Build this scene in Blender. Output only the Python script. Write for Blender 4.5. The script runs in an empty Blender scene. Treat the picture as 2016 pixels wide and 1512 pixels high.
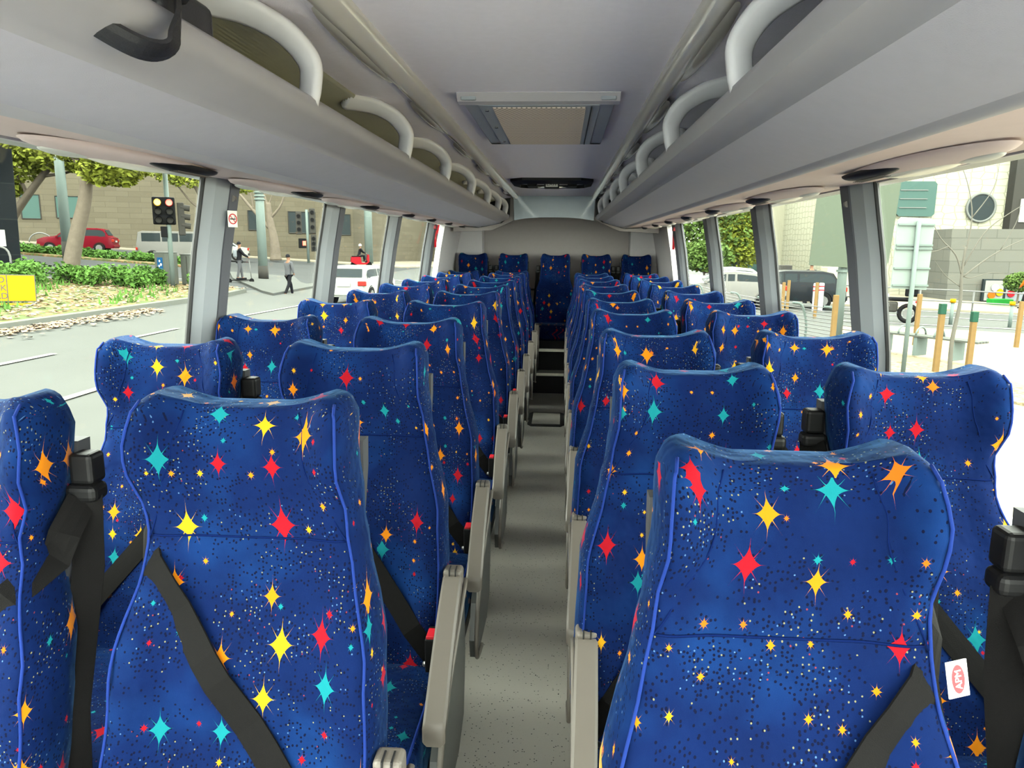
import bpy, bmesh, math, random
from mathutils import Vector, Matrix
S = bpy.context.scene
COL = S.collection
random.seed(7)
PI = math.pi

# ---------------------------------------------------------------- camera
F_PX, PITCH, YAW, ROLL = 1450.0, math.radians(10.55), math.radians(3.8), math.radians(0.55)
cam_d = bpy.data.cameras.new('camera'); cam = bpy.data.objects.new('camera', cam_d); COL.objects.link(cam)
fw = Vector((-math.sin(YAW)*math.cos(PITCH), math.cos(YAW)*math.cos(PITCH), -math.sin(PITCH)))
rt = Vector((math.cos(YAW), math.sin(YAW), 0)); up = rt.cross(fw)
r2 = rt*math.cos(ROLL)+up*math.sin(ROLL); u2 = up*math.cos(ROLL)-rt*math.sin(ROLL)
cam.matrix_world = Matrix(((r2.x, u2.x, -fw.x, .08), (r2.y, u2.y, -fw.y, 0), (r2.z, u2.z, -fw.z, 1.42), (0, 0, 0, 1)))
cam_d.sensor_width = 36; cam_d.lens = 36*F_PX/2016; cam_d.clip_start = .02; cam_d.clip_end = 600
S.camera = cam
S.view_settings.view_transform = 'Standard'; S.view_settings.look = 'None'
S.view_settings.exposure = 0.75; S.view_settings.gamma = 1.0; S.view_settings.use_curve_mapping = False
S.cycles.use_denoising = True
S.cycles.max_bounces = 10; S.cycles.diffuse_bounces = 6; S.cycles.glossy_bounces = 4
S.cycles.transparent_max_bounces = 24; S.cycles.transmission_bounces = 6
S.cycles.sample_clamp_indirect = 8; S.cycles.caustics_reflective = False; S.cycles.caustics_refractive = False

# ---------------------------------------------------------------- sky and sun (bright overcast day)
W = bpy.data.worlds.new('world'); S.world = W; W.use_nodes = True
bg = W.node_tree.nodes['Background']; bg.inputs[0].default_value = (1.0, .98, .955, 1); bg.inputs[1].default_value = 12.5
sun_d = bpy.data.lights.new('sun', 'SUN'); sun_d.energy = 4.5; sun_d.angle = math.radians(25); sun_d.color = (1, .95, .86)
sun = bpy.data.objects.new('sun', sun_d); COL.objects.link(sun)
sun.rotation_euler = (math.radians(38), math.radians(8), math.radians(-20))

# ---------------------------------------------------------------- materials
def srgb(c):
    if isinstance(c, str): c = [int(c[i:i+2], 16)/255 for i in (0, 2, 4)]
    return tuple(x/12.92 if x <= .04045 else ((x+.055)/1.055)**2.4 for x in c)
class NT:
    def __init__(s, m): s.t = m.node_tree; s.m = m
    def n(s, typ, **kw):
        x = s.t.nodes.new(typ)
        for k, v in kw.items(): setattr(x, k, v)
        return x
    def set(s, sock, v):
        if hasattr(v, 'is_linked') or isinstance(v, bpy.types.NodeSocket): s.t.links.new(v, sock)
        else:
            if sock.type == 'RGBA' and len(v) == 3: v = (*v, 1)
            sock.default_value = v
    def math(s, op, a, b=0.0, clamp=False):
        x = s.n('ShaderNodeMath', operation=op, use_clamp=clamp); s.set(x.inputs[0], a); s.set(x.inputs[1], b); return x.outputs[0]
    def vec(s, op, a, b=(0, 0, 0)):
        x = s.n('ShaderNodeVectorMath', operation=op); s.set(x.inputs[0], a)
        if op == 'SCALE': s.set(x.inputs[3], b)
        else: s.set(x.inputs[1], b)
        return x.outputs[0]
    def mix(s, f, a, b):
        x = s.n('ShaderNodeMix', data_type='RGBA'); s.set(x.inputs[0], f); s.set(x.inputs[6], a); s.set(x.inputs[7], b); return x.outputs[2]
    def noise(s, scale, detail=2, vec=None, rough=.5):
        x = s.n('ShaderNodeTexNoise'); x.inputs['Scale'].default_value = scale; x.inputs['Detail'].default_value = detail; x.inputs['Roughness'].default_value = rough
        if vec is not None: s.set(x.inputs['Vector'], vec)
        return x.outputs['Fac']
    def ramp(s, f, stops, const=False):
        x = s.n('ShaderNodeValToRGB'); r = x.color_ramp
        if const: r.interpolation = 'CONSTANT'
        while len(r.elements) < len(stops): r.elements.new(.5)
        for e, (p, c) in zip(r.elements, stops): e.position = p; e.color = (*c, 1)
        s.set(x.inputs[0], f); return x.outputs[0]
    def bump(s, h, dist=.002, strength=.5):
        x = s.n('ShaderNodeBump'); x.inputs['Distance'].default_value = dist; x.inputs['Strength'].default_value = strength
        s.set(x.inputs['Height'], h); return x.outputs[0]
def new(name):
    m = bpy.data.materials.new(name); m.use_nodes = True
    return m, NT(m), m.node_tree.nodes['Principled BSDF']
def mat(name, col, rough=.5, metal=0., noise=0., nscale=20., bump=0., bscale=200., emis=0., coat=0., spec=.5, sheen=0.):
    m, t, p = new(name); c = srgb(col)
    p.inputs['Roughness'].default_value = rough; p.inputs['Metallic'].default_value = metal
    p.inputs['Specular IOR Level'].default_value = spec; p.inputs['Coat Weight'].default_value = coat
    p.inputs['Sheen Weight'].default_value = sheen
    tc = t.n('ShaderNodeTexCoord').outputs['Object']
    f = t.noise(nscale, 3, tc)
    k = max(noise, .03)
    t.set(p.inputs['Base Color'], t.mix(f, tuple(x*(1-k) for x in c), tuple(min(1, x*(1+k)) for x in c)))
    if bump: t.set(p.inputs['Normal'], t.bump(t.noise(bscale, 2, tc), bump, .6))
    if emis:
        p.inputs['Emission Color'].default_value = (*c, 1); p.inputs['Emission Strength'].default_value = emis
    return m

def starry(name):
    """blue velour with printed stars; pattern in UV metres, shifted per seat"""
    m, t, p = new(name)
    uv = t.n('ShaderNodeUVMap').outputs[0]
    rnd = t.n('ShaderNodeObjectInfo').outputs['Random']
    off = t.n('ShaderNodeCombineXYZ'); t.set(off.inputs[0], t.math('MULTIPLY', rnd, 7.3)); t.set(off.inputs[1], t.math('MULTIPLY', rnd, 3.1))
    base = t.vec('ADD', uv, off.outputs[0])
    tc = t.n('ShaderNodeTexCoord').outputs['Object']
    pile = t.noise(14, 4, tc); fine = t.noise(900, 1, uv)
    col = t.mix(pile, srgb('030e2e'), srgb('061b47'))
    col = t.mix(t.math('MULTIPLY', fine, .5), col, srgb('041033'))
    wear = t.math('MULTIPLY', t.math('SUBTRACT', t.noise(5, 3, tc), .5), 2.2, True)
    col = t.mix(wear, col, srgb('0e3468'))
    # speckles, clustered
    def cells(sc, o, jit=.8):
        v = t.n('ShaderNodeTexVoronoi', voronoi_dimensions='2D'); v.inputs['Scale'].default_value = 1; v.inputs['Randomness'].default_value = jit
        u = t.vec('ADD', t.vec('SCALE', base, 1/sc), (o, o*.7, 0)); t.set(v.inputs['Vector'], u)
        sp = t.n('ShaderNodeSeparateColor'); t.set(sp.inputs[0], v.outputs['Color'])
        return u, v, sp.outputs
    clus = t.noise(9, 2, base)
    u, v, c = cells(.0060, 3.3, 1)
    dark = t.math('MULTIPLY', t.math('LESS_THAN', v.outputs['Distance'], .28), t.math('LESS_THAN', c[0], t.math('MULTIPLY', t.math('SUBTRACT', clus, .30), 1.9)))
    col = t.mix(dark, col, srgb('040920'))
    u, v, c = cells(.0078, 9.1, 1)
    pale = t.math('MULTIPLY', t.math('LESS_THAN', v.outputs['Distance'], .14), t.math('LESS_THAN', c[0], t.math('MULTIPLY', t.math('SUBTRACT', clus, .45), 2.2)))
    col = t.mix(pale, col, t.ramp(c[1], [(0, srgb('615f4a')), (.55, srgb('395478')), (.9, srgb('5c2430'))], True))
    pal = [(0, srgb('aa640f')), (.36, srgb('a87a14')), (.50, srgb('7e0d18')), (.74, srgb('0f6269')), (.95, srgb('a04f12'))]
    def stars(sc, o, r, dens, ray, tall):
        nonlocal col
        u, v, c = cells(sc, o, .75)
        d = t.n('ShaderNodeSeparateXYZ'); t.set(d.inputs[0], t.vec('SUBTRACT', u, v.outputs['Position']))
        size = t.math('MULTIPLY', t.math('ADD', t.math('MULTIPLY', c[2], .55), .55), r)
        ax = t.math('DIVIDE', t.math('ABSOLUTE', d.outputs[0]), size)
        ay = t.math('DIVIDE', t.math('ABSOLUTE', d.outputs[1]), t.math('MULTIPLY', size, tall))
        f = t.math('ADD', t.math('POWER', ax, .66), t.math('POWER', ay, .66))
        body = t.math('LESS_THAN', f, .76)
        spike = t.math('LESS_THAN', t.math('ADD', t.math('POWER', ax, .34), t.math('POWER', t.math('MULTIPLY', ay, .8), .34)), 1.0)
        bx = t.math('MULTIPLY', t.math('ABSOLUTE', t.math('ADD', ax, t.math('MULTIPLY', ay, -1))), ray)
        by = t.math('MULTIPLY', t.math('ADD', ax, ay), ray)
        rays = t.math('LESS_THAN', t.math('ADD', t.math('POWER', bx, .28), t.math('POWER', by, .28)), 1.19)
        msk = t.math('MAXIMUM', body, t.math('MAXIMUM', spike, rays))
        msk = t.math('MULTIPLY', msk, t.math('LESS_THAN', c[0], dens))
        col = t.mix(msk, col, t.ramp(c[1], pal, True))
    stars(.040, 5.5, .25, .26, .8, 1.05)
    stars(.078, 1.7, .37, .55, 1.0, 1.35)
    p.inputs['Roughness'].default_value = .85; p.inputs['Specular IOR Level'].default_value = .05
    p.inputs['Sheen Weight'].default_value = .12; p.inputs['Sheen Roughness'].default_value = .35
    p.inputs['Sheen Tint'].default_value = (.20, .50, 1, 1)
    t.set(p.inputs['Base Color'], col)
    h = t.math('ADD', t.math('MULTIPLY', t.noise(9, 3, tc, .6), 1), t.math('MULTIPLY', fine, .01))
    t.set(p.inputs['Normal'], t.bump(h, .03, .5))
    return m

def glass(name, tint=(.90, .95, .90), refl=.05):
    m, t, p = new(name); t.t.nodes.remove(p)
    tr = t.n('ShaderNodeBsdfTransparent'); tr.inputs[0].default_value = (*tint, 1)
    gl = t.n('ShaderNodeBsdfGlossy'); gl.inputs['Roughness'].default_value = .02
    lw = t.n('ShaderNodeLayerWeight'); lw.inputs[0].default_value = .5
    k = t.math('ADD', t.math('MULTIPLY', t.math('POWER', lw.outputs['Facing'], 6), .18), refl*.2)
    mx = t.n('ShaderNodeMixShader'); t.set(mx.inputs[0], k); t.set(mx.inputs[1], tr.outputs[0]); t.set(mx.inputs[2], gl.outputs[0])
    t.t.links.new(mx.outputs[0], t.t.nodes['Material Output'].inputs[0]); return m

def brickm(name, a, b, mortar, w, h, msize=.01, rough=.85):
    m, t, p = new(name)
    tc = t.n('ShaderNodeUVMap').outputs[0]
    br = t.n('ShaderNodeTexBrick'); t.set(br.inputs['Vector'], tc)
    br.inputs['Color1'].default_value = (*srgb(a), 1); br.inputs['Color2'].default_value = (*srgb(b), 1); br.inputs['Mortar'].default_value = (*srgb(mortar), 1)
    br.inputs['Scale'].default_value = 1; br.inputs['Mortar Size'].default_value = msize; br.inputs['Brick Width'].default_value = w; br.inputs['Row Height'].default_value = h
    n = t.noise(1.5, 5, tc); t.set(p.inputs['Base Color'], t.mix(t.math('MULTIPLY', n, .5), br.outputs['Color'], srgb(a)))
    p.inputs['Roughness'].default_value = rough; return m

def hexm(name, a, line):
    """cream tiles with fine wavy joints"""
    m, t, p = new(name); tc = t.n('ShaderNodeUVMap').outputs[0]
    v = t.n('ShaderNodeTexVoronoi', voronoi_dimensions='2D', feature='DISTANCE_TO_EDGE'); v.inputs['Scale'].default_value = 1.0; v.inputs['Randomness'].default_value = .35
    st = t.n('ShaderNodeMapping'); st.inputs['Scale'].default_value = (1.5, 2.6, 1); t.set(st.inputs[0], tc); t.set(v.inputs['Vector'], st.outputs[0])
    t.set(p.inputs['Base Color'], t.mix(t.math('LESS_THAN', v.outputs['Distance'], .05), srgb(a), srgb(line))); p.inputs['Roughness'].default_value = .7; return m

def speck(name, base, d1, d2, sc=.006, rough=.45):
    m, t, p = new(name); tc = t.n('ShaderNodeTexCoord').outputs['Object']
    v = t.n('ShaderNodeTexVoronoi'); v.inputs['Scale'].default_value = 1/sc; t.set(v.inputs['Vector'], tc)
    c = t.n('ShaderNodeSeparateColor'); t.set(c.inputs[0], v.outputs['Color'])
    dot = t.math('MULTIPLY', t.math('LESS_THAN', v.outputs['Distance'], .33), t.math('LESS_THAN', c.outputs[0], .16))
    b = t.mix(t.noise(3, 5, tc), tuple(x*.86 for x in srgb(base)), tuple(x*1.12 for x in srgb(base)))
    t.set(p.inputs['Base Color'], t.mix(dot, b, t.mix(t.math('GREATER_THAN', c.outputs[1], .6), srgb(d1), srgb(d2))))
    t.set(p.inputs['Roughness'], t.math('ADD', t.math('MULTIPLY', t.noise(6, 4, tc), .25), rough-.12)); return m

def litter(name, base, others, sc):
    """leaf litter / mulch: many small patches of different colours"""
    m, t, p = new(name); tc = t.n('ShaderNodeTexCoord').outputs['Object']
    v = t.n('ShaderNodeTexVoronoi'); v.inputs['Scale'].default_value = sc; t.set(v.inputs['Vector'], tc)
    c = t.n('ShaderNodeSeparateColor'); t.set(c.inputs[0], v.outputs['Color'])
    n = len(others); r = t.ramp(c.outputs[0], [(i/n, srgb(o)) for i, o in enumerate(others)], True)
    k = t.math('MULTIPLY', t.math('GREATER_THAN', c.outputs[1], .35), t.math('GREATER_THAN', t.noise(.9, 4, tc), .43))
    t.set(p.inputs['Base Color'], t.mix(k, srgb(base), r)); p.inputs['Roughness'].default_value = .95
    t.set(p.inputs['Normal'], t.bump(v.outputs['Distance'], .02, .6)); return m

def mesh_grille(name):
    m, t, p = new(name); tc = t.n('ShaderNodeTexCoord').outputs['Object']
    sp = t.n('ShaderNodeSeparateXYZ'); t.set(sp.inputs[0], tc)
    def tri(x, per, ph=0.):
        return t.math('ABSOLUTE', t.math('SUBTRACT', t.math('FRACT', t.math('ADD', t.math('DIVIDE', x, per), ph)), .5))
    row = t.math('FLOOR', t.math('DIVIDE', sp.outputs[1], .0165))
    half = t.math('MULTIPLY', t.math('FRACT', t.math('MULTIPLY', row, .5)), 1.0)
    dx = tri(t.math('ADD', sp.outputs[0], t.math('MULTIPLY', half, .0165)), .0165); dy = tri(sp.outputs[1], .0165)
    d = t.math('SQRT', t.math('ADD', t.math('MULTIPLY', dx, dx), t.math('MULTIPLY', dy, dy)))
    hole = t.math('LESS_THAN', d, .30)
    t.set(p.inputs['Base Color'], t.mix(hole, srgb('e6d6ca'), srgb('85776c'))); p.inputs['Roughness'].default_value = .6
    return m

M = dict(
 star=starry('starry_velour'), piping=mat('blue_piping', '142864', .8, spec=.08), seam=mat('dark_blue_seam', '06143c', .9, spec=.03),
 vinyl=speck('speckled_vinyl', 'b4b0a6', '1c1c1c', 'a8a59a', .006, .42),
 headlining=mat('lavender_headlining', 'e6e1ee', .9, noise=.04, nscale=40, bump=.001, bscale=600),
 rackfabric=mat('grey_rack_fabric', 'adacb8', .9, noise=.04, nscale=30, bump=.0006, bscale=500),
 lip=mat('warm_grey_plastic', 'a09fa6', .45, noise=.05, nscale=8),
 handle=mat('pale_grey_plastic', 'd6d6dc', .45, noise=.03),
 under=mat('pink_grey_headlining', 'ccb9b7', .75, noise=.04, nscale=25),
 rackin=mat('dark_grey_rack_lining', '77777f', .8, noise=.05, nscale=40),
 flute=mat('ribbed_translucent_strip', '8c8b76', .4, noise=.08, nscale=30),
 gloss=mat('glossy_grey_moulding', 'cac6c0', .18, noise=.06, nscale=6, coat=.4),
 header=mat('glossy_blue_grey_panel', '8494a0', .25, noise=.05, coat=.3),
 rear=mat('taupe_rear_lining', '8f8886', .9, noise=.05, nscale=30),
 rearlight=mat('light_rear_lining', 'aeaaaa', .9, noise=.04),
 wall=mat('side_lining_grey', '85868a', .8, noise=.04),
 pillar=mat('light_grey_pillar_trim', '84888c', .55, noise=.03),
 pillard=mat('charcoal_pillar_trim', '3a3b42', .6, noise=.04),
 black=mat('black_plastic', '0e0e0f', .5, noise=.1, spec=.22), rubber=mat('black_rubber', '0c0c0d', .6),
 belt=mat('black_webbing', '0a0909', .85, spec=.12, noise=.15, nscale=60, bump=.0008, bscale=900),
 arm=mat('grey_arm_plastic', '605a53', .5, noise=.06, nscale=15), armd=mat('dark_grey_side_plastic', '3a3c3b', .38, noise=.06),
 shell=mat('dark_seat_shell', '2b2c30', .6, noise=.05), steel=mat('brushed_steel', '9a9a98', .32, .9, noise=.05),
 alu=mat('aluminium_nosing', 'd8d5c6', .35, .6, noise=.05), frame=mat('grey_hatch_frame', '9aa0a8', .45, .1),
 frameL=mat('pale_hatch_lip', 'b9b5bb', .5), grille=mesh_grille('perforated_grille'),
 riser=mat('dark_carpet_riser', '26262a', .95, noise=.1, nscale=80),
 red=mat('red_plastic', 'c0202c', .4), white=mat('white_paint', 'e6e6e2', .5), tag=mat('white_tag', 'e9e4e0', .6),
 tagred=mat('red_print', 'c02028', .6), blackp=mat('black_print', '151515', .7), pale=mat('pale_sign_face', 'd8d8cf', .5),
 lens=mat('cream_lamp_lens', 'dcd6c8', .25, noise=.04), chrome=mat('chrome', 'd0d0d0', .12, 1.),
 bag=mat('black_leather', '1a1a1e', .45, noise=.1, nscale=60, bump=.0008, bscale=400), glass=glass('tinted_window_glass'),
 asphalt=mat('asphalt', '787a76', .9, noise=.10, nscale=.6), asphaltd=mat('dark_asphalt', '606262', .9, noise=.15, nscale=.8),
 kerb=mat('bluestone_kerb', '8f928a', .85, noise=.1, nscale=4), paint=mat('road_paint', 'e4e2d8', .8),
 paving=mat('pale_paving', 'bfb5a0', .9, noise=.06, nscale=2), gravel=mat('sandy_gravel', 'dcc69c', .95, noise=.10, nscale=1.4),
 mulch=litter('bark_mulch', 'b8a98a', ['d6c6a4', 'a8967a', 'c8b896', '8f8068'], 14), litter=litter('fallen_leaves', '7c8a5a', ['c8a27a', 'b4906a', 'a07c58', '8d9a5c', 'd2b48c'], 9),
 bush=mat('bush_leaves', '74a44c', .8, noise=.35, nscale=3), leafy=mat('plane_leaves', 'b6c24e', .7, noise=.35, nscale=1.2),
 leafd=mat('green_leaves', '7c9c50', .8, noise=.35, nscale=1), bark=mat('pale_bark', '95897a', .9, noise=.22, nscale=5, bump=.03, bscale=8),
 barkp=mat('grey_bark', '8e8a80', .9, noise=.2, nscale=6), stone=brickm('sandstone_blocks', '7d7563', '8b8370', '6a6353', 1.7, .42, .014),
 granite=brickm('black_granite', '20262a', '2a3034', '39403f', 4., 1.35, .02, .3), bluestone=brickm('bluestone_blocks', '888880', '95948a', '74746c', 1.5, .62, .02),
 hexm=hexm('cream_hex_tiles', 'e2dfc6', 'b8b69e'), cream=mat('cream_render', 'e2dec4', .8), winglass=mat('dark_window_glass', '3a4446', .12, coat=.5),
 wingreen=mat('green_window_glass', '5f7f78', .2), charcoal=mat('charcoal_cladding', '55534e', .7, noise=.08),
 polem=mat('galvanised_pole', '9aaaa4', .55, .1, noise=.06, nscale=3), signback=mat('grey_green_sign_back', '7d8877', .7, noise=.04, nscale=.8),
 signb2=mat('pale_sign_back', 'b5c4bc', .6, noise=.04), timber=mat('stake_timber', 'b08e5c', .8, noise=.15, nscale=9), dgreen=mat('green_cap', '2f5a48', .6),
 yellow=mat('yellow_sign_face', 'f2b414', .6), redcar=mat('red_car_paint', '8e1c2c', .3, coat=.6), silver=mat('silver_car_paint', 'a6a49f', .35, .3, coat=.5),
 whitecar=mat('white_car_paint', 'd8dad2', .35, coat=.5), blackcar=mat('dark_car_paint', '2e3236', .3, coat=.5), tyre=mat('tyre', '1c1c1c', .8),
 taillamp=mat('tail_lamp', 'd04030', .3), skin=mat('skin', 'b98d74', .6), dark=mat('dark_cloth', '2c2c30', .85), grey=mat('grey_cloth', '77787c', .85),
 palecloth=mat('pale_cloth', 'a9b0b6', .85), hivis=mat('orange_vest', 'ef7a20', .7), green=mat('green_panel', '39b54a', .6), lampred=mat('lit_red_signal', 'ff3020', .3, emis=6),
 lampor=mat('lit_red_core', 'ffb020', .3, emis=8), blue=mat('blue_poster', '2d6ea8', .6), cabinet=mat('grey_cabinet', '7c8078', .6, noise=.08), mesh=mat('orange_mesh', 'd06a50', .7),
 recess=mat('pale_recess', 'b2b2ae', .4), stair=mat('grey_stone_step', '9a9c98', .8),
)

# outdoor colours darkened below real albedo to offset the over-bright sky
OUT = ['asphalt', 'asphaltd', 'kerb', 'paint', 'paving', 'gravel', 'mulch', 'litter', 'bush', 'leafy', 'leafd', 'bark', 'barkp', 'stone', 'granite', 'bluestone', 'hexm', 'cream', 'winglass', 'wingreen', 'charcoal',
 'polem', 'signback', 'signb2', 'timber', 'yellow', 'redcar', 'silver', 'whitecar', 'blackcar', 'skin', 'dark', 'grey', 'palecloth', 'hivis', 'green', 'blue', 'cabinet', 'mesh', 'stair', 'taillamp']
def dim(m, k):
    t = NT(m); p = m.node_tree.nodes['Principled BSDF']; s_ = p.inputs['Base Color']
    src = s_.links[0].from_socket; x = t.vec('SCALE', src, k); t.t.links.new(x, s_)
for k_ in OUT:
    dim(M[k_], .20); p_ = M[k_].node_tree.nodes['Principled BSDF']
    p_.inputs['Specular IOR Level'].default_value = .04; p_.inputs['Coat Weight'].default_value *= .05; p_.inputs['Metallic'].default_value = 0
for k_ in ('winglass', 'wingreen'): M[k_].node_tree.nodes['Principled BSDF'].inputs['Roughness'].default_value = .5

# ---------------------------------------------------------------- mesh helpers
def obj(name, V, Fc, m, parent=None, smooth=False, uv=None, kind=None, loc=None):
    me = bpy.data.meshes.new(name); me.from_pydata([tuple(v) for v in V], [], Fc)
    bm = bmesh.new(); bm.from_mesh(me); bmesh.ops.recalc_face_normals(bm, faces=bm.faces); bm.to_mesh(me); bm.free()
    ms = m if isinstance(m, list) else [m]
    for x in ms: me.materials.append(x)
    if uv:
        L = me.uv_layers.new(name='UVMap')
        for lp in me.loops: L.data[lp.index].uv = uv[lp.vertex_index]
    if smooth: me.polygons.foreach_set('use_smooth', [True]*len(me.polygons))
    me.update()
    o = bpy.data.objects.new(name, me); COL.objects.link(o)
    if parent: o.parent = parent
    if loc: o.location = loc
    if kind: o['kind'] = kind
    return o
def thing(name, label, cat, loc=(0, 0, 0), rz=0, group=None, kind=None):
    o = bpy.data.objects.new(name, None); COL.objects.link(o); o.location = loc; o.rotation_euler = (0, 0, rz); o.empty_display_size = .1
    return tag(o, label, cat, group, kind)
def tag(o, label=None, cat=None, group=None, kind=None):
    if label: o['label'] = label
    if cat: o['category'] = cat
    if group: o['group'] = group
    if kind: o['kind'] = kind
    return o
def struct(o): o['kind'] = 'structure'; return o
class MB:
    """collects shapes for ONE mesh"""
    def __init__(s): s.V = []; s.F = []; s.U = []
    def add(s, V, Fc, U=None):
        n = len(s.V); s.V += [Vector(v) for v in V]; s.F += [tuple(i+n for i in f) for f in Fc]
        s.U += U if U else [(v[0]+v[1], v[2]) for v in V]; return s
    def box(s, a, b, bev=0):
        x0, y0, z0 = a; x1, y1, z1 = b
        if bev <= 0:
            V = [(x, y, z) for x in (x0, x1) for y in (y0, y1) for z in (z0, z1)]
            return s.add(V, [(0, 1, 3, 2), (4, 6, 7, 5), (0, 4, 5, 1), (2, 3, 7, 6), (0, 2, 6, 4), (1, 5, 7, 3)])
        bm = bmesh.new(); bmesh.ops.create_cube(bm, size=1)
        for v in bm.verts: v.co = Vector(((x0+x1)/2+v.co.x*(x1-x0), (y0+y1)/2+v.co.y*(y1-y0), (z0+z1)/2+v.co.z*(z1-z0)))
        bmesh.ops.bevel(bm, geom=bm.edges[:], offset=bev, segments=3, profile=.5, affect='EDGES')
        bm.verts.ensure_lookup_table(); V = [v.co.copy() for v in bm.verts]; Fc = [tuple(v.index for v in f.verts) for f in bm.faces]; bm.free()
        return s.add(V, Fc)
    def tube(s, P, r, n=10, cap=True, sx=1, sy=1):
        P = [Vector(p) for p in P]; R = r if isinstance(r, (list, tuple)) else [r]*len(P); V = []; Fc = []
        nrm = None
        for i, p in enumerate(P):
            d = (P[min(i+1, len(P)-1)]-P[max(i-1, 0)]).normalized()
            if nrm is None: nrm = d.cross(Vector((0, 0, 1)) if abs(d.z) < .9 else Vector((1, 0, 0))).normalized()
            nrm = (nrm-d*nrm.dot(d)).normalized(); b = d.cross(nrm)
            for k in range(n):
                a = 2*PI*k/n; V.append(p+nrm*math.cos(a)*R[i]*sx+b*math.sin(a)*R[i]*sy)
        for i in range(len(P)-1):
            for k in range(n): Fc.append((i*n+k, i*n+(k+1) % n, (i+1)*n+(k+1) % n, (i+1)*n+k))
        if cap: Fc += [tuple(range(n)), tuple(range((len(P)-1)*n, len(P)*n))]
        return s.add(V, Fc)
    def sweepY(s, prof, y0, y1, closed=True, ny=1, fy=None):
        V = []; Fc = []; U = []; n = len(prof)
        acc = [0]
        for i in range(1, n): acc.append(acc[-1]+math.hypot(prof[i][0]-prof[i-1][0], prof[i][1]-prof[i-1][1]))
        for j in range(ny+1):
            y = y0+(y1-y0)*j/ny
            for i, (x, z) in enumerate(prof): V.append((x, y, z)); U.append((acc[i], y))
        for j in range(ny):
            for i in range(n if closed else n-1): Fc.append((j*n+i, j*n+(i+1) % n, (j+1)*n+(i+1) % n, (j+1)*n+i))
        if closed: Fc += [tuple(range(n)), tuple(range(ny*n, ny*n+n))]
        return s.add(V, Fc, U)
    def prism(s, poly, axis, a, b):
        """poly: 2D points; axis the extrusion axis; other two axes in order"""
        n = len(poly); V = []
        for t in (a, b):
            for p, q in poly: V.append({'x': (t, p, q), 'y': (p, t, q), 'z': (p, q, t)}[axis])
        return s.add(V, [tuple(range(n)), tuple(range(n, 2*n))]+[(i, (i+1) % n, n+(i+1) % n, n+i) for i in range(n)])
    def ribbon(s, P, N, w, th=.0016):
        P = [Vector(p) for p in P]; V = []; Fc = []
        for i, p in enumerate(P):
            d = (P[min(i+1, len(P)-1)]-P[max(i-1, 0)]).normalized(); n = Vector(N[i]).normalized(); sd = d.cross(n).normalized(); n = sd.cross(d).normalized()
            for a, b in ((-1, -1), (-.4, -1.5), (.4, -1.5), (1, -1), (1, 1), (-1, 1)): V.append(p+sd*a*w/2-n*b*th)
        for i in range(len(P)-1):
            for k in range(6): Fc.append((i*6+k, i*6+(k+1) % 6, (i+1)*6+(k+1) % 6, (i+1)*6+k))
        Fc += [tuple(range(6)), tuple(range((len(P)-1)*6, len(P)*6))]
        return s.add(V, Fc)
    def cyl(s, c, r, h, axis='z', n=20):
        c = Vector(c); d = {'x': Vector((1, 0, 0)), 'y': Vector((0, 1, 0)), 'z': Vector((0, 0, 1))}[axis]
        return s.tube([c-d*h/2, c+d*h/2], r, n)
    def build(s, name, m, parent=None, smooth=False, kind=None, loc=None, uv=True): return obj(name, s.V, s.F, m, parent, smooth, s.U if uv else None, kind, loc)
def smooth_edges(o, ang=40):
    me = o.data; me.polygons.foreach_set('use_smooth', [True]*len(me.polygons))
    bm = bmesh.new(); bm.from_mesh(me)
    for e in bm.edges:
        if len(e.link_faces) != 2 or e.calc_face_angle(0) > math.radians(ang): e.smooth = False
    bm.to_mesh(me); bm.free(); return o
def interp(tab, x):
    if x <= tab[0][0]: return tab[0][1]
    for (a, p), (b, q) in zip(tab, tab[1:]):
        if x <= b:
            t = (x-a)/(b-a); t = t*t*(3-2*t); return p+(q-p)*t
    return tab[-1][1]
def smooth_path(P, n=6):
    P = [Vector(p) for p in P]; out = []
    for i in range(len(P)-1):
        a, b, c, d = P[max(i-1, 0)], P[i], P[i+1], P[min(i+2, len(P)-1)]
        for k in range(n):
            t = k/n; out.append(.5*((2*b)+(c-a)*t+(2*a-5*b+4*c-d)*t*t+(3*b-a-3*c+d)*t*t*t))
    return out+[P[-1]]
def text(name, body, size, m, loc, rot, parent=None, ext=.001, align='CENTER', sx=1):
    cu = bpy.data.curves.new(name, 'FONT'); cu.body = body; cu.size = size; cu.extrude = ext; cu.align_x = align; cu.align_y = 'CENTER'
    o = bpy.data.objects.new(name+'_curve', cu); COL.objects.link(o)
    dg = bpy.context.evaluated_depsgraph_get(); me = bpy.data.meshes.new_from_object(o.evaluated_get(dg)); bpy.data.objects.remove(o)
    me.materials.clear(); me.materials.append(m)
    q = bpy.data.objects.new(name, me); COL.objects.link(q); q.location = loc; q.rotation_euler = rot; q.scale = (sx, 1, 1)
    if parent: q.parent = parent
    return q
def copy_tree(o, parent=None):
    c = o.copy(); COL.objects.link(c)
    if parent: c.parent = parent
    for ch in list(o.children): copy_tree(ch, c)
    return c

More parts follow.
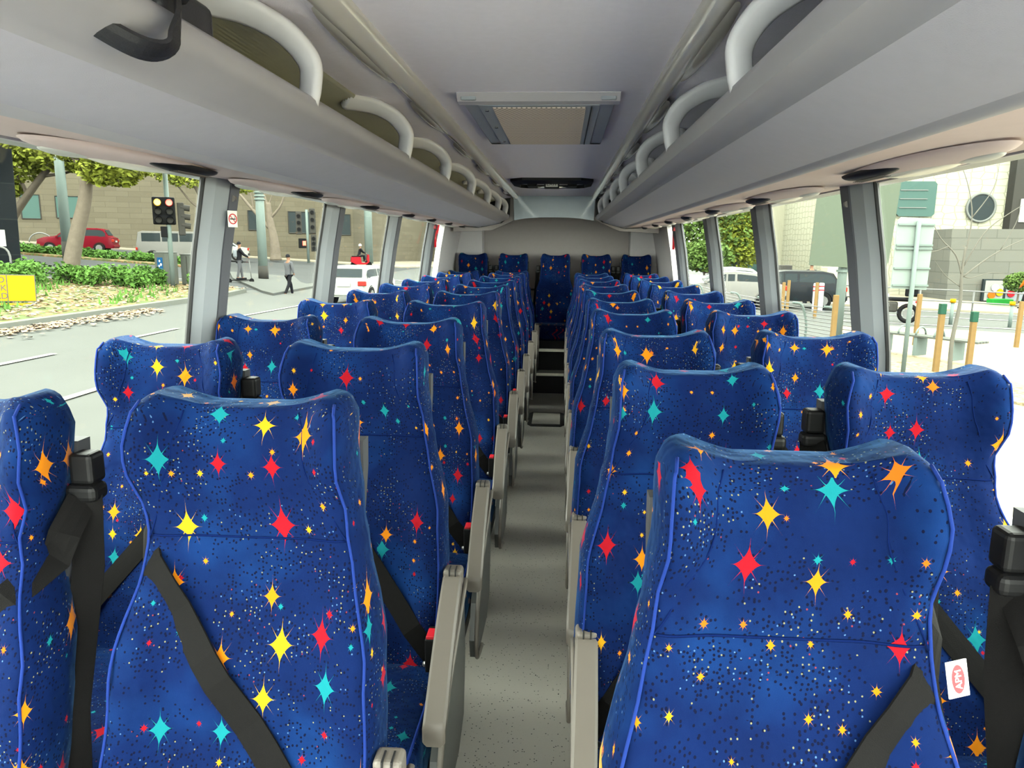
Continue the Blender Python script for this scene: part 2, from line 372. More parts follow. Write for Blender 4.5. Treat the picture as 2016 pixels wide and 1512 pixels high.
# ================================================================ BUS SHELL
Y0, YE, YB = -0.9, 7.3, 8.35
WL = [(.00, 1.17), (.78, 1.145), (1.10, 1.115), (1.40, 1.07), (1.63, 1.025)]          # z, half width of the wall
def wx(z):
    for (a, p), (b, q) in zip(WL, WL[1:]):
        if z <= b: return p+(q-p)*(z-a)/(b-a)
    return WL[-1][1]
b = MB(); b.box((-1.2, -2.4, -.08), (1.2, YB, 0)); struct(b.build('floor', M['vinyl']))
for s, nm in ((-1, 'left'), (1, 'right')):
    b = MB()
    b.sweepY([(s*1.17, 0), (s*1.145, .77), (s*1.19, .77), (s*1.22, 0)], -2.4, YB)
    w = struct(b.build('wall_'+nm, M['wall']))
    b = MB(); b.box((min(s*1.115, s*1.19), -2.4, .765), (max(s*1.115, s*1.19), YB, .785), .006); b.build('sill', M['pillar'], w)
    b = MB(); b.sweepY([(s*1.02, 1.62), (s*1.0, 1.90), (s*1.06, 1.90), (s*1.08, 1.62)], Y0, YB); b.build('header', M['lip'], w)
    # side panel beside the rear row (no glass there)
    b = MB(); b.sweepY([(s*wx(z), z) for z in (.78, 1.1, 1.4, 1.63)]+[(s*(wx(z)+.05), z) for z in (1.63, 1.4, 1.1, .78)], 7.0, YB); b.build('rear_quarter_panel', M['rearlight'], w)
# ceiling: flat middle, raised shoulders running down to the racks
zc = 1.905
prof = [(-1.0, 1.80), (-.62, 1.862), (-.44, 1.885), (-.40, zc), (.38, zc), (.42, 1.885), (.60, 1.862), (1.0, 1.80)]
b = MB(); b.sweepY(prof+[(x, z+.02) for x, z in reversed(prof)], Y0, YB); struct(b.build('ceiling', M['headlining']))
b = MB(); b.sweepY([(-1.1, 1.85), (-.9, 1.98), (0, 2.03), (.9, 1.98), (1.1, 1.85), (1.1, 1.9), (.9, 2.03), (0, 2.08), (-.9, 2.03), (-1.1, 1.9)], Y0, YB+.1); struct(b.build('roof', M['white']))  # unseen outer shell, added so no daylight leaks in above the racks
b = MB(); b.box((-1.2, YB, 0), (1.2, YB+.06, 1.95)); wb = struct(b.build('wall_back', M['rear']))
for s in (-1, 1):
    b = MB(); b.box((min(s*.80, s*1.1), 8.14, .42), (max(s*.80, s*1.1), YB, 1.7), .012); b.build('side_box', M['rearlight'], wb)
b = MB(); b.box((-.8, 8.325, .94), (.8, 8.35, .96), .004); b.build('waist_rail', M['shell'], wb)
b = MB()   # blue-grey header above the rear opening, lower edge curved
pz = []
for i in range(21):
    x = -.40+.77*i/20; pz.append((x, 1.705-.03*abs((x+.015)/.385)**2.5))
b.prism(pz+[(.38, 1.91), (-.41, 1.91)], 'y', 7.32, 7.40); b.build('header_panel', M['header'], wb)
for s in (-1, 1):
    b = MB(); b.prism([(s*.38, 1.9), (s*.38, 1.69), (s*.50, 1.63), (s*.62, 1.58), (s*1.0, 1.56), (s*1.0, 1.9)], 'y', 7.34, 7.42); b.build('header_wing', M['rear'], wb)
# steps up to the rear row
b = MB(); b.box((-.19, 7.15, 0), (.13, 7.36, .20)); b.box((-.19, 7.33, 0), (.13, 7.5, .415)); b.box((-1.15, 7.47, 0), (1.15, YB, .415))
st = struct(b.build('trim_1', M['riser'])); tag(st)
b = MB(); b.box((-.19, 7.135, .175), (.13, 7.18, .204), .004); b.build('step_nosing', M['alu'], st)
b = MB(); b.box((-.19, 7.165, .198), (.13, 7.335, .203), .002); b.build('tread', M['alu'], st)
b = MB(); b.box((-.19, 7.315, .39), (.13, 7.37, .42), .004); b.build('step_nosing', M['alu'], st)
# ceiling mouldings
for s, xa, xb, nm in ((-1, -.435, -.355, 'trim_2'), (1, .345, .41, 'trim_3')):
    n = 12; p = [(xa+(xb-xa)*i/n, zc-.004-.034*math.sin(PI*i/n)**.7*(1-.25*abs(i/n-.5))) for i in range(n+1)]
    b = MB(); b.sweepY(p+[(xb, zc+.003), (xa, zc+.003)], Y0, 7.3, ny=60)
    o = smooth_edges(b.build(nm, M['gloss'])); struct(o)
    for k in range(7):    # oval raised pads along the moulding
        xm = (xa+xb)/2-.02*s*-1; b = MB(); cy = .9+k*.95
        ring = [[(xm+.026*math.cos(a)*q, cy+.34*math.sin(a)*q, zc-.030-.008*(1-q*q)) for a in [2*PI*j/28 for j in range(28)]] for q in (1, .93, .7, .3)]
        V = [v for r in ring for v in r]; F_ = [(i*28+j, i*28+(j+1) % 28, (i+1)*28+(j+1) % 28, (i+1)*28+j) for i in range(3) for j in range(28)]+[tuple(range(84, 112))]
        b.add(V, F_); b.build('oval_pad', M['gloss'], o, smooth=True)

# unseen cab behind the camera: dashboard and raked windscreen added to light the ceiling
b = MB(); b.prism([(-2.4, 0), (-1.75, 0), (-1.75, .62), (-1.9, .80), (-2.4, .86)], 'x', -1.12, 1.12); dsh = struct(b.build('trim_16', M['pillar']))
b = MB(); b.prism([(-2.39, .87), (-.92, 1.87), (-.92, 1.88), (-2.40, .88)], 'x', -1.05, 1.05); struct(b.build('window_11', M['glass']))
# pillars and windows
PIL = {-1: [2.26, 3.45, 4.72, 6.12], 1: [2.38, 3.55, 4.78, 6.15]}
ZS = [.78, .95, 1.10, 1.25, 1.40, 1.52, 1.63]
tn = 4; wn = 1
for s in (-1, 1):
    for k, y in enumerate(PIL[s]):
        b = MB(); w1, w2 = (.108, .034)
        V = []; Fc = []
        for z in ZS:
            x = wx(z)
            V += [(s*(x+.003), y, z), (s*(x-.006), y, z), (s*(x-.028), y+.04, z), (s*(x-.042), y+w1, z), (s*(x+.02), y+w1, z)]
        for i in range(len(ZS)-1):
            for j in range(5): Fc.append((i*5+j, i*5+(j+1) % 5, (i+1)*5+(j+1) % 5, (i+1)*5+j))
        b.add(V, Fc); o = struct(b.build('trim_%d' % tn, M['pillar'])); tn += 1
        b = MB(); V = []; Fc = []
        for z in ZS:
            x = wx(z)
            V += [(s*(x+.03), y+w1+.004, z), (s*(x-.046), y+w1+.002, z), (s*(x-.060), y+w1+w2, z), (s*(x+.03), y+w1+w2, z)]
        for i in range(len(ZS)-1):
            for j in range(4): Fc.append((i*4+j, i*4+(j+1) % 4, (i+1)*4+(j+1) % 4, (i+1)*4+j))
        b.add(V, Fc); b.build('pillar_cover', M['pillard'], o)
        b = MB(); b.tube([(s*(wx(z)-.004), y-.002, z) for z in ZS], .008, 6); b.build('rubber_seal', M['rubber'], o)
        if k == 0:
            b = MB(); b.cyl((s*(wx(1.56)-.050), y+w1+w2*.5, 1.565), .010, .014, 'y'); b.build('trim_button', M['arm'], o)
        if k == 0 and s == -1:
            sg = thing('no_smoking_sticker', 'square no smoking sticker with red ring on the first left pillar', 'sticker', (-1*(wx(1.50)-.062), y+w1+.004, 1.50))
            sg.rotation_euler = (PI/2, 0, math.radians(66))
            b = MB(); b.box((-.019, -.026, -.001), (.019, .026, .001), .0005); b.build('sticker_face', M['pale'], sg)
            def ringmb(r0, r1, z0, z1, n=28):
                q = MB(); V = []
                for i in range(n):
                    a = 2*PI*i/n; c, d = math.cos(a), math.sin(a)
                    V += [(r0*c, r0*d, z0), (r1*c, r1*d, z0), (r1*c, r1*d, z1), (r0*c, r0*d, z1)]
                F_ = [(i*4+j, i*4+(j+1) % 4, ((i+1) % n)*4+(j+1) % 4, ((i+1) % n)*4+j) for i in range(n) for j in range(4)]
                return q.add(V, F_)
            q = ringmb(.0135, .017, .001, .002); q.add([(-.012, .009, .001), (-.009, .012, .001), (.012, -.009, .001), (.009, -.012, .001)], [(0, 1, 2, 3)]); q.build('red_ring', M['tagred'], sg)
            b = MB(); b.box((-.011, -.002, .0008), (.011, .0015, .0015)); b.tube([(.009, .002, .0012), (.007, .006, .0012), (.011, .009, .0012)], .0008, 5); b.build('cigarette', M['blackp'], sg)
    ys = [Y0]+PIL[s]+[7.02]
    for k in range(5):
        ya = ys[k]+(.14 if k else 0); yb = ys[k+1]
        b = MB(); V = []; Fc = []; n = len(ZS)
        for z in ZS: V += [(s*(wx(z)+.004), ya, z), (s*(wx(z)+.004), yb, z), (s*(wx(z)+.009), yb, z), (s*(wx(z)+.009), ya, z)]
        for i in range(n-1):
            for j in range(4): Fc.append((i*4+j, i*4+(j+1) % 4, (i+1)*4+(j+1) % 4, (i+1)*4+j))
        Fc += [(0, 1, 2, 3), tuple(4*(n-1)+j for j in range(4))]
        b.add(V, Fc); o = struct(b.build('window_%d' % wn, M['glass'], smooth=False)); wn += 1

# rubber floor hatch
ht = thing('floor_hatch', 'grey floor hatch with black rubber border in the aisle before the steps', 'hatch', (-.03, 6.03, 0))
b = MB(); b.prism([(-.15, -.20), (-.12, -.26), (.12, -.26), (.15, -.20), (.15, .20), (.12, .24), (-.12, .24), (-.15, .20)], 'z', 0, .006); b.build('hatch_border', M['rubber'], ht)
b = MB(); b.box((-.115, -.20, .005), (.115, .20, .010), .002); b.build('hatch_plate', M['vinyl'], ht)

# ================================================================ OVERHEAD RACKS
def rack(s, P, nm, label):
    """P: cross-section points keyed by name, x measured as |x|"""
    t = thing('luggage_rack', label, 'luggage rack', (0, 0, 0))
    X = lambda pts: [(s*x, z) for x, z in pts]
    lt, no, bo = P['lip'], P['nose'], P['bot']
    # rounded lip rail
    arc = [(lt[0]+.030, lt[1]-.012), (lt[0]+.016, lt[1]-.001), (lt[0]+.004, lt[1]), (lt[0]-.004, lt[1]-.008), (lt[0]-.006, lt[1]-.022), (lt[0]+.004, lt[1]-.045), (no[0]-.012, no[1]+.012), no]
    b = MB(); b.sweepY(X(arc+[(no[0]+.01, no[1]+.014), (lt[0]+.035, lt[1]-.04)]), Y0, YE, ny=1)
    o = smooth_edges(b.build('lip_rail', M['lip'], t), 50)
    b = MB(); b.sweepY(X([no, (no[0]*.6+bo[0]*.4, no[1]*.6+bo[1]*.4-.006), (no[0]*.2+bo[0]*.8, no[1]*.2+bo[1]*.8-.004), bo, (bo[0], bo[1]+.012), (no[0]+.01, no[1]+.014)]), Y0, YE); smooth_edges(b.build('front_panel', M['rackfabric'], t), 50)
    b = MB(); b.sweepY(X([bo, (bo[0]+.008, bo[1]-.004), (bo[0]+.016, bo[1]-.009), (bo[0]+.030, bo[1]-.010), (bo[0]+.034, bo[1]), (bo[0]+.03, bo[1]+.012), (bo[0], bo[1]+.012)]), Y0, YE); smooth_edges(b.build('seam_band', M['lip'], t), 50)
    b = MB(); b.sweepY(X([(bo[0]+.030, bo[1]-.006), (bo[0]+.15, bo[1]+.002), (1.00, 1.622), (1.05, 1.630), (1.05, 1.645), (bo[0]+.03, bo[1]+.014)]), Y0, YE+.1); smooth_edges(b.build('underside_panel', M['under'], t), 50)
    # inner tray: floor, back, upper ridge
    tray = [(lt[0]+.03, lt[1]-.02), (lt[0]+.10, 1.665), (.90, 1.665), (.97, 1.70), (.96, 1.78), (.80, 1.822), (.66, 1.838), (.655, 1.828)]
    b = MB(); b.sweepY(X(tray+[(.665, 1.824), (.80, 1.815), (.95, 1.772), (.955, 1.71), (.90, 1.675), (lt[0]+.10, 1.675)]), Y0, YE); b.build('inner_tray', M['rackin'], t)
    b = MB(); n = 10; st_ = [(.56, 1.866), (.655, 1.842)]; pts = []
    for i in range(n):
        for q, dz in ((0, 0), (.5, -.006)): u = (i+q)/n; pts.append((st_[0][0]+(st_[1][0]-st_[0][0])*u, st_[0][1]+(st_[1][1]-st_[0][1])*u+dz))
    b.sweepY(X(pts+[st_[1], (.655, 1.865), (.56, 1.875)]), Y0, YE); b.build('ribbed_light_strip', M['flute'], t)
    b = MB(); b.tube([(s*.665, Y0, 1.832), (s*.665, YE, 1.832)], .008, 8); b.build('ridge_bead', M['lip'], t)
    for y in (3.05, 5.4):
        b = MB(); b.prism(X([(lt[0]+.06, 1.67), (.95, 1.67), (.95, 1.77), (.70, 1.82), (lt[0]+.12, 1.80)]), 'y', y-.012, y+.012); o = b.build('divider_plate', M['rackin'], t)
        for q in (0, 1): b = MB(); b.cyl((s*(lt[0]+.16+q*.1), y-.014, 1.79-q*.01), .008, .006, 'y', 10); b.build('screw', M['chrome'], o)
    b = MB(); b.prism(X([(lt[0]-.01, lt[1]-.02), (lt[0]-.015, 1.90), (1.0, 1.83), (1.04, 1.62), (bo[0]+.03, bo[1]-.014), (bo[0], bo[1]-.006), (no[0]-.012, no[1]-.004)]), 'y', YE, YE+.012); b.build('end_cap', M['rubber'], t)
    return t
rack(-1, dict(lip=(.452, 1.728), nose=(.535, 1.648), bot=(.715, 1.612)), 'left', 'long grey overhead luggage rack above the left windows')
rack(1, dict(lip=(.395, 1.728), nose=(.465, 1.662), bot=(.635, 1.612)), 'right', 'long grey overhead luggage rack above the right windows')

# grab handles
ORD = ['nearest', 'second', 'third', 'fourth', 'fifth', 'sixth', 'farthest']
def handle_mesh(s, xl, name, tilt=.26):
    """local: origin at lower end on the rack lip, x away from the aisle is s"""
    P = smooth_path([(s*.012, .004, -.012), (0, 0, .03), (s*-.004, -.018, .075), (s*.020, -.075, .113), (s*.062, -.150, .132), (s*.105, -.215, .134), (s*.128, -.26, .130)], 6)
    N = len(P); V = []; Fc = []; n = 12
    for i, p in enumerate(P):
        u = i/(N-1); w = .028+.006*max(0, u-.6)/.4-.012*max(0, u-.93)*14; th = .012+.004*(1-u)
        d = (P[min(i+1, N-1)]-P[max(i-1, 0)]).normalized()
        side = Vector((s*.75, .35*(1-u)+.1, -.1)) if u > .0 else Vector((s, 0, 0))
        # band lies flat against an axis that turns from across the lip to along the strip
        a = Vector((s*.85, .5, 0)).lerp(Vector((s*.55, .45, -.55)), min(1, u*1.3)); a = (a-d*a.dot(d)).normalized(); c = d.cross(a)
        for k in range(n):
            q = 2*PI*k/n; cc, ss = math.cos(q), math.sin(q)
            V.append(p+a*w*math.copysign(abs(cc)**.7, cc)+c*th*math.copysign(abs(ss)**.8, ss))
    for i in range(N-1):
        for k in range(n): Fc.append((i*n+k, i*n+(k+1) % n, (i+1)*n+(k+1) % n, (i+1)*n+k))
    Fc += [tuple(range(n)), tuple(range((N-1)*n, N*n))]
    return obj(name, V, Fc, M['handle'], smooth=True)
for s, xl, ys, nm in ((-1, -.462, [1.62, 2.58, 3.45, 4.4, 5.33, 6.2, 6.95], 'left'), (1, .405, [1.50, 2.38, 3.24, 4.2, 5.0, 5.9, 6.7], 'right')):
    h0 = None
    for i, y in enumerate(ys):
        h = handle_mesh(s, xl, 'grab_handle') if h0 is None else h0.copy()
        if h0 is None: h0 = h
        else: COL.objects.link(h)
        h.location = (xl, y, 1.722)
        tag(h, 'curved pale grey grab handle on the %s rack lip, %s from the camera' % (nm, ORD[i]), 'grab handle', 'grab handles on the %s rack' % nm)

# reading light / air vent consoles above the windows
def vent(s, label, group):
    t = thing('vent_console', label, 'air vent', group=group)
    def lens(cx, cy, rx, ry, h, z, n=36, sq=2.0, ex=0):
        V = []; Fc = []; qs = [1, .97, .88, .72, .5, .25]
        for q in qs:
            for j in range(n):
                a = 2*PI*j/n; c, d = math.cos(a), math.sin(a)
                V.append((cx+rx*q*math.copysign(abs(c)**(2/sq), c), cy+ry*q*math.copysign(abs(d)**(2/sq), d), z-h*(1-q*q)**.5*1.0-.0))
        for i in range(len(qs)-1):
            for j in range(n): Fc.append((i*n+j, i*n+(j+1) % n, (i+1)*n+(j+1) % n, (i+1)*n+j))
        Fc.append(tuple(range((len(qs)-1)*n, len(qs)*n))); return V, Fc
    b = MB(); b.add(*lens(0, 0, .085, .33, .018, 0)); b.build('console_body', M['under'], t, smooth=True)
    b = MB(); b.add(*lens(-s*.048, .15, .026, .18, .020, -.004)); b.build('air_grille', M['black'], t, smooth=True)
    g = t.children[-1]
    b = MB()
    for k in range(5): b.tube([(-s*.055+.005*k, .07, -.024), (-s*.055+.005*k, .24, -.024)], .0010, 5)
    b.build('grille_blade', M['arm'], g)
    b = MB(); b.add(*lens(s*.018, .05, .040, .17, .012, -.012)); b.build('lamp_lens', M['lens'], t, smooth=True)
    b = MB(); b.add(*lens(s*.03, -.17, .030, .075, .010, -.010)); b.build('switch_pad', M['recess'], t, smooth=True)
    return t
VO = ['nearest', 'second', 'third', 'fourth', 'fifth', 'sixth', 'seventh', 'eighth']
for s, ys, x, nm in ((-1, [1.66, 2.54, 3.42, 4.32, 5.1, 5.9, 6.7], -.90, 'left'), (1, [1.73, 2.76, 3.62, 4.4, 5.15, 5.9, 6.7], .86, 'right')):
    t0 = None
    for i, y in enumerate(ys):
        lb = 'oval air vent and reading lamp console above the %s windows, %s from the camera' % (nm, VO[i]); gp = 'vent consoles above the %s windows' % nm
        t = vent(s, lb, gp) if t0 is None else copy_tree(t0)
        t0 = t0 or t; t['label'] = lb; t.location = (x, y, 1.612 if s < 0 else 1.612)

# roof hatch grille
t = thing('roof_vent_grille', 'square perforated return air grille in a grey frame on the ceiling', 'ceiling vent', (-.01, 3.0, zc))
b = MB()
for a, c in (((-.25, -.52, -.022), (-.20, .52, 0)), ((.20, -.52, -.022), (.25, .52, 0)), ((-.25, .47, -.022), (.25, .52, 0))): b.box(a, c, .004)
b.build('outer_frame', M['frame'], t)
b = MB(); b.prism([(-.53, -.002), (-.505, -.024), (-.455, -.026), (-.455, 0), (-.53, 0)], 'x', -.262, .262); b.build('front_lip', M['frameL'], t)
b = MB(); b.box((-.20, -.455, -.028), (.20, .475, -.018), .002); b.build('grille_frame', M['frame'], t)
b = MB(); b.box((-.155, -.425, -.031), (.155, .455, -.027)); b.build('perforated_panel', M['grille'], t, uv=False)
for y in (-.38, -.02, .36):
    b = MB(); b.cyl((-.178, y, -.030), .007, .006, 'z', 12); b.build('screw', M['chrome'], t)
b = MB(); b.box((.172, -.44, -.031), (.176, .46, -.028)); b.build('slot', M['rubber'], t)

# roof escape hatch surround with EXIT plate
t = thing('escape_hatch', 'black rimmed escape hatch recess with small EXIT plate in the rear ceiling', 'escape hatch', (-.012, 5.72, zc))
b = MB()
def octo(w, h, c): return [(-w, -h+c), (-w+c, -h), (w-c, -h), (w, -h+c), (w, h-c), (w-c, h), (-w+c, h), (-w, h-c)]
o1, o2 = octo(.30, .31, .09), octo(.245, .20, .05); V = [(x, y, -.018) for x, y in o1]+[(x, y+.02, -.034) for x, y in o2]+[(x, y, .0) for x, y in o1]+[(x, y+.02, -.006) for x, y in o2]
b.add(V, [(i, (i+1) % 8, 8+(i+1) % 8, 8+i) for i in range(8)]+[(i, (i+1) % 8, 16+(i+1) % 8, 16+i) for i in range(8)]+[(8+i, 8+(i+1) % 8, 24+(i+1) % 8, 24+i) for i in range(8)])
b.build('hatch_rim', M['black'], t)
b = MB(); b.prism(o2, 'z', -.008, -.004); b.build('hatch_lid', M['recess'], t, loc=(0, .02, 0))
for s in (-1, 1):
    b = MB(); b.box((s*.15-.035, -.05, -.04), (s*.15+.035, .06, -.006), .006); b.build('latch_block', M['black'], t)
    b = MB(); b.tube([(s*.14, .02, -.032), (s*.10, -.03, -.044), (s*.05, -.08, -.046)], .007, 8); b.build('latch_lever', M['chrome'], t)
b = MB(); b.box((-.055, -.16, -.062), (.055, -.09, -.006), .004); o = b.build('exit_box', M['black'], t)
b = MB(); b.box((-.044, -.1665, -.052), (.044, -.160, -.014), .001); o2_ = b.build('exit_face', M['pale'], o)
text('exit_lettering', 'EXIT', .034, M['blackp'], (0, -.1675, -.033), (PI/2, 0, 0), o, .0008, sx=1.1)

# ================================================================ SEATS
ZT = 1.165
def seat_surface(inner, kind):
    hi = .217 if inner < 0 else .193
    """inner: side (-1/+1) where the neighbour and the belts are. returns S(a,z)->(point,u,ring centre) in seat space, seat faces -y"""
    headI, waistI, bodyI = (hi, .182, .214) if kind == 'aisle' else (.168, .152, .212)
    headO, waistO, bodyO = (.140, .160, .212) if kind == 'aisle' else (.170, .150, .212)
    if kind == 'rear': headI = headO = .160; waistI = waistO = .158; bodyI = bodyO = .205
    TI = [(.44, bodyI-.012), (.62, bodyI), (.80, bodyI-.006), (.93, waistI+.006), (.975, waistI), (1.06, headI-.006), (1.11, headI), (1.15, headI-.014), (1.18, headI-.03)]
    TO = [(.44, bodyO-.012), (.62, bodyO), (.80, bodyO-.008), (.95, waistO+.004), (1.00, waistO if kind != 'aisle' else .152), (1.08, headO), (1.13, headO), (1.15, headO-.006), (1.18, headO-.02)]
    TY = [(.42, -.215), (.55, -.195), (.75, -.135), (.95, -.055), (1.05, -.020), (ZT, .0)]
    TB = [(.42, .012), (.60, .030), (.85, .030), (.95, .012), (1.0, .016), (1.08, .045), (1.14, .042), (ZT, .02)]
    TT = [(.42, .11), (.80, .115), (.95, .105), (1.05, .105), (1.12, .10), (ZT, .085)]
    def Sf(a, z, shrink=1.0):
        L = interp(TI, z) if inner < 0 else interp(TO, z); R = interp(TO, z) if inner < 0 else interp(TI, z)
        cx, hw = (R-L)/2, (R+L)/2
        T = interp(TT, z); yf = interp(TY, z); ym = yf+T/2
        c, s = math.cos(a), math.sin(a); e = 2/4.2
        u = math.copysign(abs(c)**e, c); v = math.copysign(abs(s)**e, s)
        x = cx+hw*u*shrink; y = ym+(T/2)*v*shrink
        if s < 0:
            B = interp(TB, z); w_ = max(0, min(1, (abs(u)-.46)/.46)); y -= B*1.1*(w_*w_*(3-2*w_))*shrink*min(1, abs(v)*1.4)
        lift = .021*max(0, min(1, (abs(u)-.42)/.40))**1.6*max(0, min(1, (z-1.02)/.12))
        return Vector((x, y, z+lift)), cx
    return Sf
def make_seat(inner, kind, arm):
    Sf = seat_surface(inner, kind)
    root = bpy.data.objects.new('coach_seat', None); COL.objects.link(root)
    zs = [.43, .47, .52, .58, .64, .70, .76, .82, .87, .91, .945, .962, .972, .982, 1.0, 1.03, 1.06, 1.09, 1.115, 1.135]
    QS = [math.asin(u**2.1) for u in (0, .12, .24, .35, .45, .54, .62, .70, .77, .83, .885, .93, .967, 1.0)]
    ANG = [-PI/2+q for q in QS]+[PI/2-q for q in QS[-2:0:-1]]+[PI/2+q for q in QS]+[3*PI/2-q for q in QS[-2:0:-1]]; n = len(ANG)
    V = []; U = []; Fc = []
    rings = [(z, 1.0, 0) for z in zs]+[(1.148, .985, 0), (1.157, .955, 0), (1.163, .90, 0), (1.166, .80, 0), (1.167, .5, 0), (1.167, .15, 0)]
    for ri, (z, sh, _) in enumerate(rings):
        acc = 0; prev = None; pts = []
        for k in range(n):
            a = ANG[k]
            if a > PI: a -= 2*PI
            p, cx = Sf(a, min(z, ZT), 1.0)
            if sh < 1:
                c = Vector((cx, .045, p.z)); lf = lambda u_: .021*max(0, min(1, (u_-.42)/.40))**1.6
                e0, _ = Sf(0 if p.x > cx else PI, ZT); hw_ = abs(e0.x-cx); u0 = min(1, abs(p.x-cx)/hw_); fx = (sh**.35 if sh > .6 else sh)
                p.z += lf(u0*fx)-lf(u0)
                p = Vector((c.x+(p.x-c.x)*(sh**.35 if sh > .6 else sh), c.y+(p.y-c.y)*sh, p.z+(z-min(z, ZT))))
            dz = abs(z-.972)
            if dz < .012 and p.y < 0 and ri > 5: p.y += .006*(1-dz/.012)        # stitched seam below the headrest
            pts.append(p)
        for k, p in enumerate(pts):
            V.append(p)
        # UV: arc length from the front middle, both ways
        L = [0]*n
        for k in range(1, n//2+1): L[k] = L[k-1]+(pts[k].xy-pts[k-1].xy).length
        for k in range(n-1, n//2, -1): L[k] = L[(k+1) % n]-(pts[k].xy-pts[(k+1) % n].xy).length
        zz = z if sh == 1 else 1.135+.045*(len(rings)-0)/len(rings)*((ri-len(zs)+1)*.25)
        U += [(L[k], zz) for k in range(n)] if sh == 1 else [(p.x-pts[0].x, 1.14+(p.y+.005)+(z-1.135)) for p in pts]
    for i in range(len(rings)-1):
        for k in range(n): Fc.append((i*n+k, i*n+(k+1) % n, (i+1)*n+(k+1) % n, (i+1)*n+k))
    Fc += [tuple(range(n)), tuple(range((len(rings)-1)*n, len(rings)*n))]
    back = obj('backrest', V, Fc, M['star'], root, True, U)
    # piping along both front edges and the wing seams
    for sd in (-1, 1):
        P = []
        for z in [.46+.04*i for i in range(18)]+[1.145, 1.158]:
            a = -PI/2+sd*1.02
            p, _ = Sf(a, min(z, ZT)); P.append(p+Vector((sd*.001, -.0015, 0)))
        b = MB(); b.tube(smooth_path(P, 2), .0023, 6); b.build('piping', M['piping'], back, smooth=True)
        P = []
        for i in range(14):
            f = i/13; z = 1.158-.19*f
            a = -PI/2+sd*(.30+.72*max(0, (f-.35)/.65)**1.7+.05*math.sin(f*3))
            p, _ = Sf(a, min(z, ZT)); P.append(p+Vector((0, .0002, 0)))
        b = MB(); b.tube(smooth_path(P, 2), .0013, 5); b.build('wing_seam', M['seam'], back, smooth=True)
    P = [Sf(-PI/2+math.copysign(math.asin(abs(u_)**2.1), u_), .972)[0]+Vector((0, .0045, 0)) for u_ in [(-.90+1.8*i/20) for i in range(21)]]
    b = MB(); b.tube(smooth_path(P, 2), .0018, 5); b.build('headrest_seam', M['seam'], back, smooth=True)
    # cushion
    V = []; U = []; Fc = []; n = 36
    secs = [(-.16, .19, .36, .455), (-.19, .205, .35, .468), (-.25, .21, .335, .475), (-.40, .212, .33, .478), (-.52, .212, .325, .485), (-.575, .210, .325, .482), (-.60, .205, .33, .472), (-.614, .19, .345, .455), (-.618, .15, .36, .43)]
    acc = 0
    for i, (y, hw, z0, z1) in enumerate(secs):
        if i: acc += abs(y-secs[i-1][0])+abs(z1-secs[i-1][3])*.6
        for k in range(n):
            a = PI/2+2*PI*k/n; c, s = math.cos(a), math.sin(a); e = 2/4.5
            u = math.copysign(abs(c)**e, c); v = math.copysign(abs(s)**e, s)
            x = hw*u; z = (z0+z1)/2+(z1-z0)/2*v+(.012*abs(u)**3 if s > 0 else 0)
            V.append((x, y, z)); U.append((x+(.1 if v < 0 else 0)*u, acc+1.5+(.12*(1-v) if abs(u) > .98 else 0)))
    for i in range(len(secs)-1):
        for k in range(n): Fc.append((i*n+k, i*n+(k+1) % n, (i+1)*n+(k+1) % n, (i+1)*n+k))
    Fc += [tuple(range(n)), tuple(range((len(secs)-1)*n, len(secs)*n))]
    cu = obj('cushion', V, Fc, M['star'], root, True, U)
    for sd in (-1, 1):
        b = MB(); b.tube([(sd*s_[1]*.955, s_[0], s_[3]+.010) for s_ in secs[:-1]], .003, 6); b.build('piping', M['piping'], cu, smooth=True)
    # dark moulded shell behind and below
    b = MB(); sh = []
    for z in (.40, .55, .75, .95, 1.05, 1.10):
        p, cx = Sf(PI/2, z); sh.append((p.y, z))
    hw = .165 if kind != 'aisle' else .14
    pts = [(y-.02, z) for y, z in sh]+[(y+.012, z) for y, z in reversed(sh)]
    b.prism(pts, 'x', -hw, hw); b.build('back_shell', M['shell'], root)
    if kind != 'rear':
        b = MB(); b.box((-.20, -.56, .27), (.20, -.12, .325), .008); b.build('seat_frame', M['shell'], root)
        for yy in (-.50, -.17):
            b = MB(); b.box((-.03-arm*.05, yy-.025, .02), (.03-arm*.05, yy+.025, .28), .006); b.build('leg', M['armd'], root)
        b = MB(); b.box((-.06-arm*.05, -.58, 0), (.06-arm*.05, -.08, .022), .006); b.build('floor_rail', M['steel'], root)
    else:
        b = MB(); b.box((-.20, -.56, .22), (.20, -.12, .33), .01); b.build('seat_frame', M['riser'], root)
    if arm:                                         # armrest on the aisle side
        a = arm; x0 = a*(.228 if a > 0 else .188)
        pa = smooth_path([(x0, -.165, .665), (x0+a*.002, -.22, .648), (x0+a*.006, -.34, .595), (x0+a*.012, -.47, .535), (x0+a*.012, -.505, .505)], 4)
        V = []; Fc = []; k_ = 10
        for i, p in enumerate(pa):
            for hx, hz in ((-.022, -.018), (-.022, .010), (-.017, .016), (.017, .016), (.022, .010), (.022, -.018), (.016, -.024), (-.016, -.024)):
                q = 1 if 0 < i < len(pa)-1 else .82
                V.append((p.x+hx*q, p.y, p.z+hz*q))
        for i in range(len(pa)-1):
            for k in range(8): Fc.append((i*8+k, i*8+(k+1) % 8, (i+1)*8+(k+1) % 8, (i+1)*8+k))
        Fc += [tuple(range(8)), tuple(range((len(pa)-1)*8, len(pa)*8))]
        ar = obj('armrest', V, Fc, M['arm'], root)
        smooth_edges(ar, 35)
        b = MB(); b.box((x0-.022, -.175, .645), (x0+.022, -.135, .690), .008); b.build('hinge_cap', M['arm'], ar)
        b = MB()
        for q in (-.008, .006): b.box((x0+q, -.178, .655), (x0+q+.003, -.150, .6925), .0008)
        b.build('hinge_groove', M['rubber'], ar)
